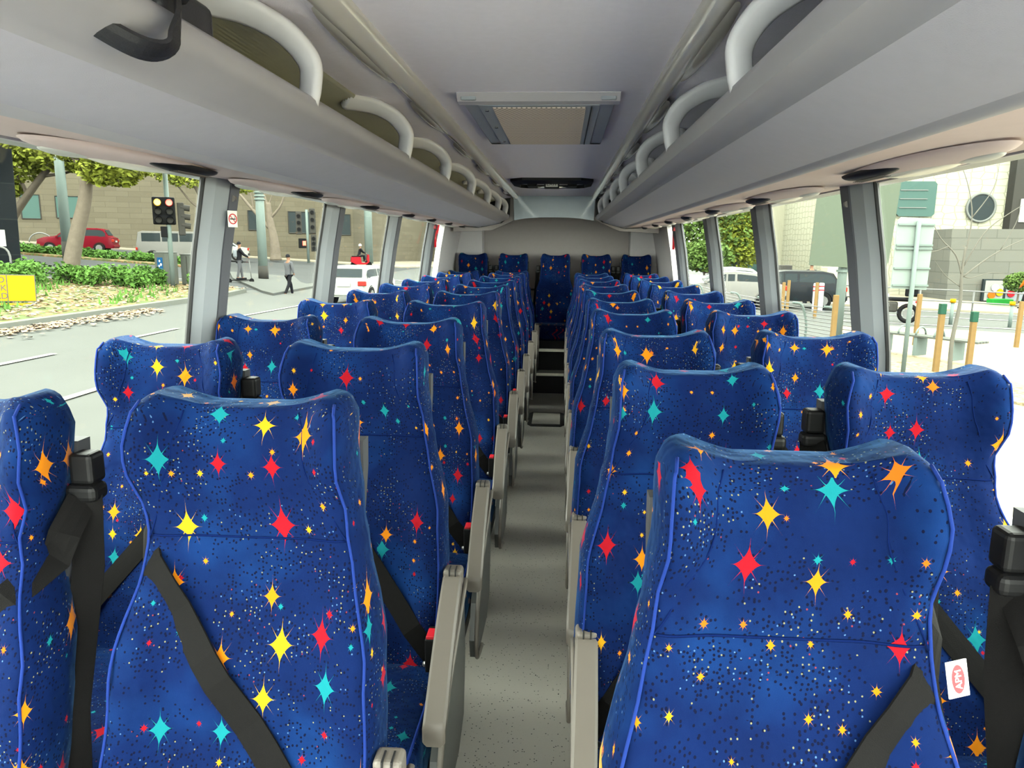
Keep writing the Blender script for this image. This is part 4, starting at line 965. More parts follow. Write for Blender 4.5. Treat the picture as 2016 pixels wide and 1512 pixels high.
for cx, z0, z1 in ((-.62, 2.2, 3.9), (.40, 2.3, 4.2), (.45, .9, 2.2)):
    b = MB(); b.box((cx-.22, -.2, z0), (cx+.22, .1, z1), .05); o = b.build('signal_head', M['charcoal'], s2)
    for k in range(3): b = MB(); b.cyl((cx, -.24, z1-.3-k*.5*(z1-z0)/1.7), .14, .1, 'y', 14); b.build('lens', M['black'], o)
b = MB(); b.box((-.70, -.22, 1.15), (-.12, .1, 1.9), .04); o = b.build('pedestrian_head', M['black'], s2)
b = MB(); b.box((-.38, -.25, 1.35), (-.14, -.21, 1.7), .01); b.build('lens', M['lampred'], o)
# cabinets
for x, y, w, h, lb, m_ in ((-16.05, 29.4, .62, 1.30, 'left grey roadside cabinet with blue poster below the traffic light', 'cabinet'), (-15.2, 29.9, .70, 1.28, 'right grey roadside cabinet beside the blue poster one', 'cabinet')):
    t = thing('roadside_cabinet', lb, 'cabinet', (x, y, G(x)+.1), math.radians(-22)); b = MB(); b.box((-w/2, -.3, 0), (w/2, .3, h), .02); o = b.build('cabinet_body', M[m_], t)
    b = MB(); b.box((-w/2-.02, -.32, h), (w/2+.02, .32, h+.05), .012); b.build('lid', M['stair'], t)
    if w < .65:
        b = MB(); b.box((-.15, -.312, .62), (.17, -.302, 1.12), .003); p_ = b.build('blue_poster', M['blue'], t)
        for k, (px, pz, r) in enumerate(((0, .98, .05), (.07, .84, .06), (-.04, .78, .05))): b = MB(); b.cyl((px, -.314, pz), r, .004, 'y', 9); b.build('white_print', M['white'], p_)
    else:
        b = MB(); b.box((-.02, -.305, .05), (.02, -.30, h-.05)); b.build('door_gap', M['charcoal'], t)
# yellow roadwork sign leaning on its stand
t = thing('roadwork_sign', 'yellow roadwork sign reading ROAD WORK AHEAD above ON SIDE ROAD at the left kerb', 'sign', (-15.05, 19.2, G(-15)+.0), math.radians(42)); t.scale = (.76, .76, .76)
tl = math.radians(-7)
b = MB(); b.box((-.92, -.012, .32), (.92, .012, 1.30), .006); bd = b.build('upper_board', M['blackp'], t); bd.rotation_euler = (tl, math.radians(2), 0)
b = MB(); b.box((-.89, -.018, .35), (.03, -.010, 1.27), .002); b.build('text_panel', M['yellow'], bd)
b = MB(); b.box((.06, -.018, .35), (.89, -.010, 1.27), .002); b.build('blank_panel', M['yellow'], bd)
for k, w in enumerate(('ROAD', 'WORK', 'AHEAD')): text('sign_lettering', w, .30, M['blackp'], (-.43, -.022, 1.10-k*.29), (PI/2, 0, 0), bd, .001, sx=.98)
b = MB(); b.box((-.92, -.012, -.08), (.92, .012, .29), .006); b2 = b.build('lower_board', M['blackp'], t); b2.rotation_euler = (tl, math.radians(2), 0)
b = MB(); b.box((-.90, -.018, -.06), (.90, -.010, .27), .002); b.build('yellow_face', M['yellow'], b2)
text('sign_lettering', 'ON SIDE ROAD', .25, M['blackp'], (-.02, -.022, .105), (PI/2, 0, 0), b2, .001, sx=.98)
b = MB()
b.tube(smooth_path([(.55, -.55, 0), (.55, -.5, .12), (.75, .35, .18), (.80, .45, 0)], 4), .022, 6); b.tube(smooth_path([(-.6, -.55, 0), (-.6, -.5, .12), (-.5, .35, .18), (-.5, .45, 0)], 4), .022, 6); b.tube([(-.6, -.3, .13), (.6, -.3, .13)], .02, 6)
b.tube([(.55, -.3, .13), (.9, .0, .25)], .03, 6); b.build('sign_stand', M['steel'], t, smooth=True)

# ---------- vehicles
def car(name, label, x, y, z, rz, paint, L=4.4, Wd=1.78, H=1.5, style='hatch', front=False, group=None, cat='car', belt=.93):
    """local +x is forward; parts: body, window panels, wheels, lamps, plate"""
    t = thing(name, label, cat, (x, y, z), rz, group); hw = Wd/2
    prof = {'hatch': [(-.5, .30, .30), (-.495, .92, .92), (-.44, 1, .985), (-.38, 1.42, 1.42), (-.30, 1.49, 1.49), (0, 1.5, 1.5), (.10, 1.46, 1.46), (.24, 1.0, 1.0), (.40, .92, .92), (.485, .78, .78), (.5, .40, .40)],
            'van': [(-.5, .35, .35), (-.495, 1.1, 1.1), (-.47, 1.85, 1.85), (-.42, 1.92, 1.92), (.15, 1.92, 1.92), (.24, 1.80, 1.80), (.36, 1.18, 1.18), (.44, 1.05, 1.05), (.495, .85, .85), (.5, .40, .40)],
            'sedan': [(-.5, .35, .35), (-.49, .9, .9), (-.36, 1.0, 1.0), (-.24, 1.38, 1.38), (-.05, 1.46, 1.46), (.08, 1.42, 1.42), (.22, 1.0, 1.0), (.40, .90, .90), (.49, .75, .75), (.5, .40, .40)]}[style]
    sc = H/max(p[1] for p in prof); bl = 1.22 if style == 'van' else belt
    V = []; F_ = []; n = 12
    def hwid(zz):
        return hw*(1-.03*abs(zz-.6)) if zz < bl else hw*(.97-.22*(zz-bl)/(1.0 if style != 'van' else 1.6))
    xs = []
    for (a, p, _), (c, q, _) in zip(prof, prof[1:]):
        k = max(1, int((c-a)*24)); xs += [(a+(c-a)*i/k, p+(q-p)*i/k) for i in range(k)]
    xs.append(prof[-1][:2])
    for fx, zt in xs:
        zt *= sc; xx = fx*L; taper = 1-.10*abs(fx*2)**6; ring = []
        z0 = .28
        zz = [z0, z0+.02, (z0+min(zt, bl))/2, min(zt, bl)*.98, (min(zt, bl)+zt)/2 if zt > bl else min(zt, bl)*.99, zt-.02]
        sect = [(hwid(q)*taper, max(q, z0)) for q in zz]+[(hwid(zt)*taper*.86, max(zt, z0+.02))]
        sect = [(hw*.8, z0)]+sect[1:]
        ring = sect+[(-a, q) for a, q in reversed(sect)]
        V += [(xx, a, q) for a, q in ring]
    m = 14
    for i in range(len(xs)-1):
        for k in range(m): F_.append((i*m+k, i*m+(k+1) % m, (i+1)*m+(k+1) % m, (i+1)*m+k))
    F_ += [tuple(range(m)), tuple(range((len(xs)-1)*m, len(xs)*m))]
    body = smooth_edges(obj('body', V, F_, paint, t), 50)
    def ztop(f):
        for (a, p, _), (c, q, _) in zip(prof, prof[1:]):
            if a <= f <= c: return (p+(q-p)*(f-a)/(c-a))*sc
    cab = {'hatch': (-.43, -.10, .01, .235), 'van': (-.46, -.20, .0, .35), 'sedan': (-.34, -.06, .01, .215)}[style]
    def side(f0, f1, sgn):
        b = MB(); pts = []
        N = 8
        low = [(f0+(f1-f0)*i/N, bl+.03) for i in range(N+1)]; hi = [(f, max(bl+.04, min(ztop(f)-.10, H-.12))) for f, _ in low]
        for f, q in low+hi[::-1]: pts.append((f*L, sgn*(hwid(q)*(1-.10*abs(f*2)**6)+.008), q))
        b.add(pts, [(i, i+1, 2*N-i, 2*N+1-i) for i in range(N)]); b.build('side_window', M['winglass'], t)
    for sgn in (-1, 1):
        side(cab[0]+.03, cab[1]-.01, sgn); side(cab[1]+.01, cab[2]+(.0 if style != 'van' else .0), sgn); side(cab[2]+.015, cab[3]-.02, sgn)
    # windscreen and rear window lie on the sloping skin
    def cross(fa, fb, nm):
        b = MB(); pts = []
        for f in (fa, fb):
            q = ztop(f)
            w = hwid(q)*.80; nx = .02*(1 if fb > 0 else -1); pts += [(f*L+nx, -w, q+.012), (f*L+nx, w, q+.012)]
        b.add(pts, [(0, 1, 3, 2)]); b.build(nm, M['winglass'], t)
    if style == 'hatch': cross(-.432, -.385, 'rear_window'); cross(.11, .232, 'windscreen')
    if style == 'van': cross(-.492, -.474, 'rear_window'); cross(.245, .35, 'windscreen')
    if style == 'sedan': cross(-.352, -.25, 'rear_window'); cross(.09, .212, 'windscreen')
    for fx in (-.31, .32):
        for sgn in (-1, 1):
            b = MB(); b.cyl((fx*L, sgn*(hw-.10), .32), .325, .22, 'y', 22); w = b.build('wheel', M['tyre'], t, smooth=False)
            b = MB(); b.cyl((fx*L, sgn*(hw+.005), .32), .20, .03, 'y', 10); b.build('hub_cap', M['steel'], w)
            b = MB(); b.tube([(fx*L+.36*math.cos(a), sgn*(hw-.03), .32+.36*math.sin(a)) for a in [PI*i/10 for i in range(11)]], .03, 5); b.build('wheel_arch', M['black'], w)
    for sgn in (-1, 1):
        b = MB(); b.box((-.5*L-.02, sgn*hw*.80-.20, .70), (-.5*L+.10, sgn*hw*.80+.12, .88), .03); b.build('tail_lamp', M['taillamp'], t)
        b = MB(); b.box((.48*L-.04, sgn*hw*.72-.16, .60), (.49*L+.02, sgn*hw*.72+.16, .74), .03); b.build('headlamp', M['lens'], t)
        b = MB(); b.box((cab[3]*L-.12, sgn*(hw+.10)-.09, bl), (cab[3]*L, sgn*(hw+.10)+.09, bl+.15), .03); b.build('door_mirror', paint, t)
    b = MB(); b.box((-.5*L-.03, -.26, .68), (-.5*L-.005, .26, .80), .005); b.build('number_plate', M['pale'], t)
    b = MB(); b.box((-.5*L-.05, -hw*.92, .34), (-.5*L+.10, hw*.92, .52), .04); b.build('rear_bumper', M['charcoal'] if style != 'hatch' else paint, t)
    return t
R_ = math.radians
car('suv', 'dark red sport utility car passing behind the leaning plane tree', -32.0, 47.7, G(-32)+.02, R_(200), M['redcar'], 4.5, 1.85, 1.6, 'hatch')
car('van', 'silver van with dark windows behind the traffic light on the left', -25.0, 47.6, G(-25)+.02, R_(22), M['silver'], 5.0, 1.9, 1.9, 'van', cat='van')
car('sedan', 'white car partly hidden by the first left pillar, behind the scooter rider', -24.8, 52.2, G(-24.8)+.02, R_(-158), M['whitecar'], 4.5, 1.8, 1.4, 'sedan')
car('hatchback', 'white older hatchback with red tail lamps seen from behind in the third left window', -7.9, 29.2, -.77, R_(86), M['whitecar'], 4.1, 1.65, 1.42, 'hatch')
car('taxi', 'white taxi car with green mark beyond the fence in the right windows', 8.0, 36.5, G(8)+.02, R_(170), M['whitecar'], 4.7, 1.85, 1.45, 'sedan')
car('estate_car', 'dark car with red tail lamp parked behind the railing in the right windows', 9.3, 31.6, G(9.3)+.02, R_(168), M['blackcar'], 4.6, 1.85, 1.5, 'hatch')
car('sedan', 'silver car nearest the railing, in front of the white taxi', 6.7, 30.4, G(7)+.02, R_(172), M['silver'], 4.4, 1.8, 1.42, 'sedan')
car('sedan', 'white car far off seen through the rear right window gap', 4.2, 44, -.77, R_(95), M['whitecar'], 4.4, 1.8, 1.45, 'sedan')
# motorcycle parked in the right window, mostly hidden by the pillar
t = thing('motorcycle', 'dark and red motorcycle with top box parked behind the first right pillar', 'motorcycle', (11.25, 26.3, G(11.5)), R_(150))
for x in (-.68, .68):
    b = MB(); ring = [(x+.27*math.cos(a), 0, .32+.27*math.sin(a)) for a in [2*PI*i/20 for i in range(21)]]; b.tube(ring, .07, 8, cap=False); w = b.build('wheel', M['tyre'], t, smooth=True)
    b = MB(); b.cyl((x, 0, .32), .16, .03, 'y', 12); b.build('disc', M['steel'], w)
b = MB(); b.box((-.35, -.16, .35), (.35, .16, .70), .07); b.build('engine', M['charcoal'], t)
b = MB(); b.box((-.80, -.13, .72), (.05, .13, .86), .05); b.build('saddle', M['black'], t)
b = MB(); b.box((-.05, -.17, .70), (.45, .17, .98), .08); b.build('fuel_tank', M['whitecar'], t)
b = MB(); b.box((-.95, -.20, .90), (-.55, .20, 1.22), .05); b.build('top_box', M['black'], t)
b = MB(); b.box((-.98, -.08, .68), (-.88, .08, .76), .02); b.build('tail_lamp', M['red'], t)
b = MB(); b.tube([(.68, 0, .32), (.42, 0, 1.0)], .04, 6); b.tube([(.42, -.35, 1.05), (.42, .35, 1.05)], .02, 6); b.build('fork', M['steel'], t, smooth=True)

# ---------- people
def skin_mesh(name, joints, edges, m, parent, sub=2):
    """joints: (x,y,z,r) list; grown as one continuous skinned surface"""
    me = bpy.data.meshes.new(name); me.from_pydata([j[:3] for j in joints], edges, [])
    o = bpy.data.objects.new(name, me); COL.objects.link(o); md = o.modifiers.new('s', 'SKIN')
    for v, j in zip(me.skin_vertices[0].data, joints):
        r = j[3] if isinstance(j[3], tuple) else (j[3], j[3]); v.radius = r
    me.skin_vertices[0].data[0].use_root = True
    sb_ = o.modifiers.new('u', 'SUBSURF'); sb_.levels = sub; sb_.render_levels = sub
    dg = bpy.context.evaluated_depsgraph_get(); me2 = bpy.data.meshes.new_from_object(o.evaluated_get(dg)); bpy.data.objects.remove(o)
    me2.materials.clear(); me2.materials.append(m); me2.polygons.foreach_set('use_smooth', [True]*len(me2.polygons))
    q = bpy.data.objects.new(name, me2); COL.objects.link(q); q.parent = parent; return q
def person(label, x, y, z, rz, top, legs, stride=.22, armf=(.0, .0), helmet=None, hair='dark', seat=False, seatz=0, bag=None, group=None):
    """faces local -y; 1.72 m tall"""
    t = thing('person', label, 'person', (x, y, z), rz, group=group)
    if not seat:
        hz = .92
        lg = [((.10, -stride, .50), (.11, -stride*1.4, .08), (.11, -stride*1.4-.12, .04)), ((-.10, stride*.3, .50), (-.11, stride*1.5, .10), (-.11, stride*1.5-.10, .05))]
    else:
        hz = seatz; lg = [((.15, -.40, hz-.02), (.16, -.44, hz-.42), (.16, -.56, hz-.46)), ((-.15, -.40, hz-.02), (-.16, -.44, hz-.42), (-.16, -.56, hz-.46))]
    sz = hz+.52; ny = -.04 if not seat else -.12
    a1, a2 = armf
    arms = [((.24, ny+.02-a1*.25, sz-.26), (.25, ny-a1*.48, sz-.30-.16*(1-a1)-.04)), ((-.24, ny+.02-a2*.25, sz-.26), (-.25, ny-a2*.48, sz-.30-.16*(1-a2)-.04))]
    J = [(0, 0, hz, (.12, .09)), (0, ny*.5, hz+.26, (.11, .08)), (0, ny, sz-.05, (.13, .07)), (0, ny, sz+.08, .055), (0, ny-.01, sz+.17, (.075, .085)), (0, ny-.01, sz+.27, (.07, .085))]
    E_ = [(0, 1), (1, 2), (2, 3), (3, 4), (4, 5)]
    for sd, (k, an, ft) in zip((1, -1), lg):
        i = len(J); J += [(sd*.09, 0, hz-.06, .085), (*k, .058), (*an, .042), (*ft, .04)]; E_ += [(0, i), (i, i+1), (i+1, i+2), (i+2, i+3)]
    for sd, (el, ha) in zip((1, -1), arms):
        i = len(J); J += [(sd*.19, ny, sz-.03, .055), (*el, .042), (*ha, .032), (ha[0], ha[1]-.05, ha[2]-.06, .026)]; E_ += [(2, i), (i, i+1), (i+1, i+2), (i+2, i+3)]
    skin_mesh('body', J, E_, M['skin'], t)
    # clothing as slightly larger skinned surfaces
    Jt = [(0, 0, hz-.08, (.165, .13)), (0, 0, hz+.04, (.165, .125)), (0, ny*.5, hz+.26, (.16, .12)), (0, ny, sz-.03, (.185, .12)), (0, ny, sz+.05, .075)]; Et = [(0, 1), (1, 2), (2, 3), (3, 4)]
    for sd, (el, ha) in zip((1, -1), arms):
        i = len(Jt); Jt += [(sd*.19, ny, sz-.03, .075), (*el, .058), (*ha, .045)]; Et += [(3, i), (i, i+1), (i+1, i+2)]
    skin_mesh('jacket', Jt, Et, top, t)
    Jl = [(0, 0, hz+.03, (.155, .12))]; El = []
    for sd, (k, an, ft) in zip((1, -1), lg):
        i = len(Jl); Jl += [(sd*.09, 0, hz-.08, .098), (*k, .074), (*an, .058)]; El += [(0, i), (i, i+1), (i+1, i+2)]
    skin_mesh('trousers', Jl, El, legs, t)
    for sd, (k, an, ft) in zip((1, -1), lg):
        b = MB(); b.box((ft[0]-.05, ft[1]-.08, ft[2]-.045), (ft[0]+.05, an[1]+.07, ft[2]+.04), .03); b.build('shoe', M['dark'], t, smooth=True)
    hc = Vector((0, ny, sz+.24))
    b = MB(); V = []; F_ = []; n = 12
    R0 = .135 if helmet else .098
    for i in range(8):
        th = PI*.62*i/7
        for k in range(n): a = 2*PI*k/n; V.append((hc.x+R0*.92*math.sin(th)*math.cos(a), hc.y+.015+R0*math.sin(th)*math.sin(a), hc.z+R0*1.05*math.cos(th)+.01))
    for i in range(7):
        for k in range(n): F_.append((i*n+k, i*n+(k+1) % n, (i+1)*n+(k+1) % n, (i+1)*n+k))
    obj('helmet' if helmet else 'hair', V, F_, helmet or M['dark'], t, True)
    if bag: b = MB(); b.box((-.15, .08, hz+.12), (.15, .26, sz-.02), .06); b.build('backpack', bag, t, smooth=True)
    return t
# rider on a stand-up scooter
x, y = -15.3, 34.6
t = thing('kick_scooter', 'dark stand-up electric scooter under the rider with backpack', 'scooter', (x, y, G(x)), R_(118))
b = MB(); b.box((-.08, -.42, .12), (.08, .40, .17), .02); b.build('deck', M['black'], t)
for yy in (-.52, .48): b = MB(); b.cyl((0, yy, .11), .11, .05, 'x', 18); b.build('wheel', M['tyre'], t)
b = MB(); b.tube([(0, -.52, .14), (0, -.44, 1.12)], .022, 8); b.tube([(-.22, -.44, 1.12), (.22, -.44, 1.12)], .018, 8); b.build('handlebar', M['steel'], t, smooth=True)
person('person in dark jacket and grey backpack riding a stand-up scooter by the big pole', x, y, G(x)+.17, R_(118), M['dark'], M['grey'], .08, (.75, .75), bag=M['palecloth'])
person('person in dark coat walking over the junction in the second left window', -11.7, 31.3, -.76, R_(150), M['grey'], M['dark'], .20, (.5, .1))
person('person in pale shirt with rucksack walking past the grey cabinets', -16.6, 33.8, G(-16.6)+.01, R_(205), M['palecloth'], M['dark'], .20, (.3, .2), bag=M['grey'])
# red motor scooter with rider
t = thing('motor_scooter', 'red motor scooter with rear box standing by the pale slim pole', 'motor scooter', (-16.2, 59.5, G(-16.2)), R_(28))
for xx in (-.62, .62): b = MB(); b.cyl((xx, 0, .24), .24, .12, 'y', 18); b.build('wheel', M['tyre'], t)
b = MB(); b.prism([(-.85, .45), (-.80, .85), (-.1, .85), (.0, .40), (.40, .38), (.50, 1.05), (.62, 1.02), (.62, .45), (.40, .25), (-.45, .25)], 'y', -.18, .18); b.build('bodywork', M['red'], t)
b = MB(); b.box((-.75, -.15, .85), (-.05, .15, .93), .03); b.build('saddle', M['black'], t)
b = MB(); b.tube([(.52, -.32, 1.12), (.52, .32, 1.12)], .02, 6); b.tube([(.55, 0, .5), (.52, 0, 1.12)], .03, 6); b.build('handlebar', M['steel'], t, smooth=True)
person('person in dark jacket with white helmet sitting on the red motor scooter', -16.35, 59.42, G(-16.3), R_(28+90), M['dark'], M['dark'], 0, (.8, .8), helmet=M['white'], seat=True, seatz=.98)

# ================================================================ RIGHT SIDE
t = thing('road_sign_back', 'large grey-green back of a direction sign filling the first right windows', 'road sign', (6.12, 16.2, 0), R_(2))
b = MB(); b.prism([(-.84, 1.10), (.62, 1.02), (.80, 1.16), (.92, 3.3), (-.76, 3.3)], 'y', -.02, .02); b.build('sign_panel', M['signback'], t)
for z in (1.6, 2.6): b = MB(); b.box((-.78, .02, z), (.84, .06, z+.07)); b.build('brace', M['polem'], t)
pole('sign_pole', 'thick pale pole carrying the large grey-green direction sign', 6.05, 16.35, .105, 4.2)
b = MB(); b.cyl((6.05, 16.35, .98), .13, .05); tag(b.build('pole_collar', M['polem']), 'pale round collar around the thick sign pole', 'collar')
bpy.data.objects['pole_collar'].parent = bpy.data.objects['sign_pole']; bpy.data.objects['pole_collar'].location = (-6.05, -16.35, -G(6.05)); del bpy.data.objects['pole_collar']['category']; del bpy.data.objects['pole_collar']['label']
t = thing('street_sign_back', 'pale ribbed back of a smaller street sign on a slim pole', 'road sign', (6.05, 13.2, G(6.05)), R_(3))
b = MB(); b.prism([(-.33, 1.62), (.28, 1.60), (.30, 2.72), (.24, 2.80), (-.27, 2.82), (-.33, 2.76)], 'y', -.012, .012); sp_ = b.build('sign_panel', M['signb2'], t)
for z in (1.66, 1.95, 2.28, 2.34, 2.68):
    b = MB(); b.box((-.32, -.045, z), (.29, -.010, z+.028)); b.build('rib', M['polem'], sp_)
b = MB(); b.tube([(.0, -.07, 0), (0, -.07, 2.75)], .038, 10); b.build('pole', M['polem'], t, smooth=True)
# white tiled building
wbd = thing('tiled_building', 'cream building with wavy tile joints and a large round window on the right', 'building', (0, 0, 0))
b = MB(); b.add([(17.2, 46.2, -1.6), (25.75, 46, -1.6), (25.75, 46, 13), (17.2, 46.2, 13), (17.2, 60, -1.6), (17.2, 60, 13)], [(0, 1, 2, 3), (0, 3, 5, 4)], [(0, 0), (8.5, 0), (8.5, 14.6), (0, 14.6), (-14, 0), (-14, 14.6)]); b.build('facade', M['hexm'], wbd)
b = MB(); ring = [(24.38+.80*math.cos(a), 45.92, 3.93+.80*math.sin(a)) for a in [2*PI*i/32 for i in range(33)]]; b.tube(ring, .07, 6, cap=False); rw = b.build('round_window', M['stair'], wbd, smooth=True)
b = MB(); b.cyl((24.38, 45.95, 3.93), .78, .06, 'y', 32); b.build('pane', M['winglass'], rw)
for x0, x1, z0, z1 in ((19.6, 21.75, 3.4, 5.4), (22.15, 22.85, 1.25, 2.4)):
    b = MB(); b.prism([(x0+.15, z0), (x1-.15, z0), (x1, z0+.15), (x1, z1-.15), (x1-.15, z1), (x0+.15, z1), (x0, z1-.15), (x0, z0+.15)], 'y', 45.85, 45.98); o = b.build('window', M['wingreen'] if x1-x0 > 1 else M['winglass'], wbd)
    b = MB()
    for k in range(1, 4): b.box((x0+.1, 45.80, z0+(z1-z0)*k/4-.02), (x1-.5*(x1-x0 > 1), 45.84, z0+(z1-z0)*k/4+.02))
    b.build('glazing_bars', M['steel'], o)
b = MB(); b.box((22.0, 45.7, .42), (23.2, 45.95, .62)); b.build('dark_band', M['charcoal'], wbd)
t = thing('charcoal_tower', 'charcoal clad block rising at the far right edge behind the stone wall', 'building', (0, 0, 0)); b = MB(); b.box((25.8, 45.4, -1.5), (34, 56, 13)); b.build('wall', M['charcoal'], t)
b = MB(); b.box((26.25, 45.34, 3.1), (27.4, 45.42, 4.4)); b.build('banner', M['white'], t)
t = thing('stone_wall_building', 'low grey bluestone building with posters in front of the cream tiled facade', 'building', (0, 0, 0))
b = MB(); b.add([(21.1, 42.1, -1.6), (34, 41, -1.6), (34, 41, 2.6), (21.0, 42.1, 2.6), (21.1, 46, -1.6), (21.0, 46, 2.6), (34, 46, 2.6)], [(0, 1, 2, 3), (0, 3, 5, 4), (3, 2, 6, 5)], [(0, 0), (13, 0), (13, 4.2), (0, 4.2), (-4, 0), (-4, 4.2), (13, 8)]); b.build('wall', M['bluestone'], t)
b = MB(); b.box((22.75, 41.70, -1.25), (26.2, 41.86, -.05)); sf = b.build('shopfront', M['winglass'], t)
for k, (x0, mm) in enumerate(((22.85, 'recess'), (23.95, 'palecloth'), (25.0, 'recess'))): b = MB(); b.box((x0, 41.66, -1.2), (x0+.95, 41.72, -.12)); b.build('poster', M[mm], sf)
for k, (x0, z0, mm) in enumerate(((23.2, -.9, 'hivis'), (23.35, -.5, 'white'), (24.2, -.8, 'red'), (23.6, -.75, 'yellow'))): b = MB(); b.cyl((x0, 41.62, z0), .2, .05, 'y', 10); b.build('poster_shape', M[mm], sf)
for x, lb in ((22.3, 'left'), (24.0, 'right')):
    b = MB(); b.box((x-.5, 38.9, -1.30), (x+.5, 39.5, -.95), .03); tag(b.build('bright_planter', M['green']), 'bright green planter box before the posters, %s one' % lb, 'planter')
t = thing('angular_gallery', 'white angular building with glass facets and tall dark doorway beyond the large sign', 'building', (0, 0, 0))
b = MB(); b.prism([(15.9, -1.6), (17.5, -1.6), (17.9, 1.9), (19.7, 1.9), (19.6, -1.6), (26, -1.6), (26, 12), (16.4, 12)], 'y', 60, 62); b.build('facade', M['cream'], t)
b = MB(); b.prism([(13.2, -1.6), (15.9, -1.6), (16.9, 12), (14.2, 12)], 'y', 61, 62); b.build('glass_facet', M['wingreen'], t)
b = MB(); b.prism([(17.9, 3.4), (19.8, 2.9), (20.2, 8), (18.6, 8)], 'y', 59.9, 60.0); gf = b.build('glass_facet', M['winglass'], t)
b = MB()
for k in range(5): b.tube([(17.9+k*.5, 59.85, 3.2), (19.0+k*.35, 59.85, 8)], .05, 4)
b.build('facet_bars', M['white'], gf)
b = MB(); b.box((17.5, 61.0, -1.6), (19.7, 61.2, 1.9)); b.build('doorway', M['charcoal'], t)
for x, w, lb in ((13.9, 1.15, 'cream cube kiosk standing below the large direction sign'), (11.3, .8, 'dark bronze cube kiosk left of the cream one')):
    t = thing('kiosk', lb, 'kiosk', (x, 40, G(x))); b = MB(); b.box((0, 0, .35), (w, 1, 1.6), .03); b.build('kiosk_body', M['cream'] if w > 1 else M['charcoal'], t)
    b = MB(); b.box((.1, .1, 0), (w-.1, .9, .36)); b.build('plinth', M['stair'], t)
for i, (x, y, r, h, lb) in enumerate(((9.9, 52, 2.8, 5.4, 'tall green tree in the third right window'), (11.9, 52, 1.9, 4.6, 'yellow green tree right of the tall one beyond the taxi'), (7.2, 55, 2.6, 5.4, 'green tree in the fourth right window'), (4.8, 62, 2.4, 4.6, 'dark green tree in the rearmost right window gap'), (8.9, 47, 1.4, 1.6, 'dense dark bush below the trees beyond the taxi'))):
    cl = [((x+math.cos(a)*r*.5, y, G(x)+1.0+h*.55+math.sin(a)*h*.28), (r*.7, r*.6, h*.32)) for a in [2*PI*k/7 for k in range(7)]]
    tree('leafy_tree', lb, [(x, y, G(x)), (x+.1, y, G(x)+h*.5), (x, y, G(x)+h)], .16, [(.07, (x, y, G(x)+h*.45), (x+r*.4, y, G(x)+h*.9)), (.07, (x, y, G(x)+h*.5), (x-r*.4, y, G(x)+h*.95))], cl, M['leafd'] if i in (0, 2, 3, 4) else M['leafy'], 5200, .16, M['bark'], 20+i)
tree('young_tree', 'small leafy street tree at the right edge before the posters', [(22.4, 38, -1.4), (22.45, 38, -.7), (22.4, 38, .1)], .05, [], [((22.45, 38, -.05), (.75, .6, .5))], M['leafd'], 1500, .08, M['bark'], 30)
# young bare tree between stakes
bt = [(.018, (7.19, 13.8, 1.0), (7.05, 13.8, 1.35), (6.75, 13.8, 1.65), (6.55, 13.8, 2.0)), (.016, (7.19, 13.8, .95), (7.6, 13.8, 1.3), (8.0, 13.8, 1.55), (8.45, 13.8, 1.75)), (.014, (7.2, 13.8, 1.15), (7.5, 13.8, 1.75), (7.9, 13.8, 2.1), (8.3, 13.8, 2.35)),
      (.014, (7.2, 13.8, 1.3), (7.25, 13.8, 2.0), (7.1, 13.8, 2.6), (6.85, 13.8, 3.1)), (.010, (7.25, 13.8, 2.0), (7.55, 13.8, 2.5), (7.6, 13.8, 3.0)), (.010, (6.9, 13.8, 1.5), (6.6, 13.8, 1.4), (6.3, 13.8, 1.55)), (.009, (7.8, 13.8, 1.45), (8.0, 13.8, 1.9), (8.05, 13.8, 2.2)), (.010, (7.18, 13.8, .8), (6.9, 13.8, 1.0), (6.7, 13.8, 1.25)), (.010, (7.2, 13.8, 1.0), (7.35, 13.8, .95), (7.7, 13.8, 1.05), (8.1, 13.8, 1.0))]
tree('young_tree', 'thin bare young tree between two timber stakes on the right', [(7.2, 13.82, -.85), (7.16, 13.8, -.2), (7.22, 13.8, .5), (7.19, 13.8, 1.0), (7.2, 13.8, 1.5)], .034, bt, [], None, 0, 0, M['barkp'], 5)
def stake(label, x, y, h, r=.045, cap=False, group=None):
    t = thing('tree_stake', label, 'stake', (x, y, G(x)+.06), group=group); b = MB(); b.box((-r, -r, 0), (r, r, h), .006); b.build('timber', M['timber'], t)
    if cap: b = MB(); b.box((-r*1.15, -r*1.15, h-.18), (r*1.15, r*1.15, h+.01), .006); b.build('green_cap', M['dgreen'], t)
for x, y, h, c, lb in ((6.98, 13.9, 1.28, True, 'timber stake with green cap just left of the bare young tree'), (7.66, 14.1, 1.15, True, 'timber stake with green cap just right of the bare young tree'), (11.5, 19.2, 1.15, False, 'timber stake at the right edge beyond the bare tree'),
    (8.15, 19.5, 1.35, False, 'thin timber stake in the gravel behind the bare tree, left one'), (8.75, 18.6, 1.25, False, 'thin timber stake in the gravel behind the bare tree, right one'), (5.55, 15.2, 1.30, False, 'leaning timber stake left of the thick sign pole'), (6.65, 15.6, 1.25, False, 'timber stake right of the thick sign pole beside the pillar'),
    (8.6, 25.5, 1.2, False, 'distant timber stake left of the first right pillar'), (8.0, 26.6, 1.2, False, 'distant timber stake beside the dark parked car'), (7.6, 25.8, 1.15, False, 'distant timber stake nearest the second right pillar')): stake(lb, x, y, h, cap=c)
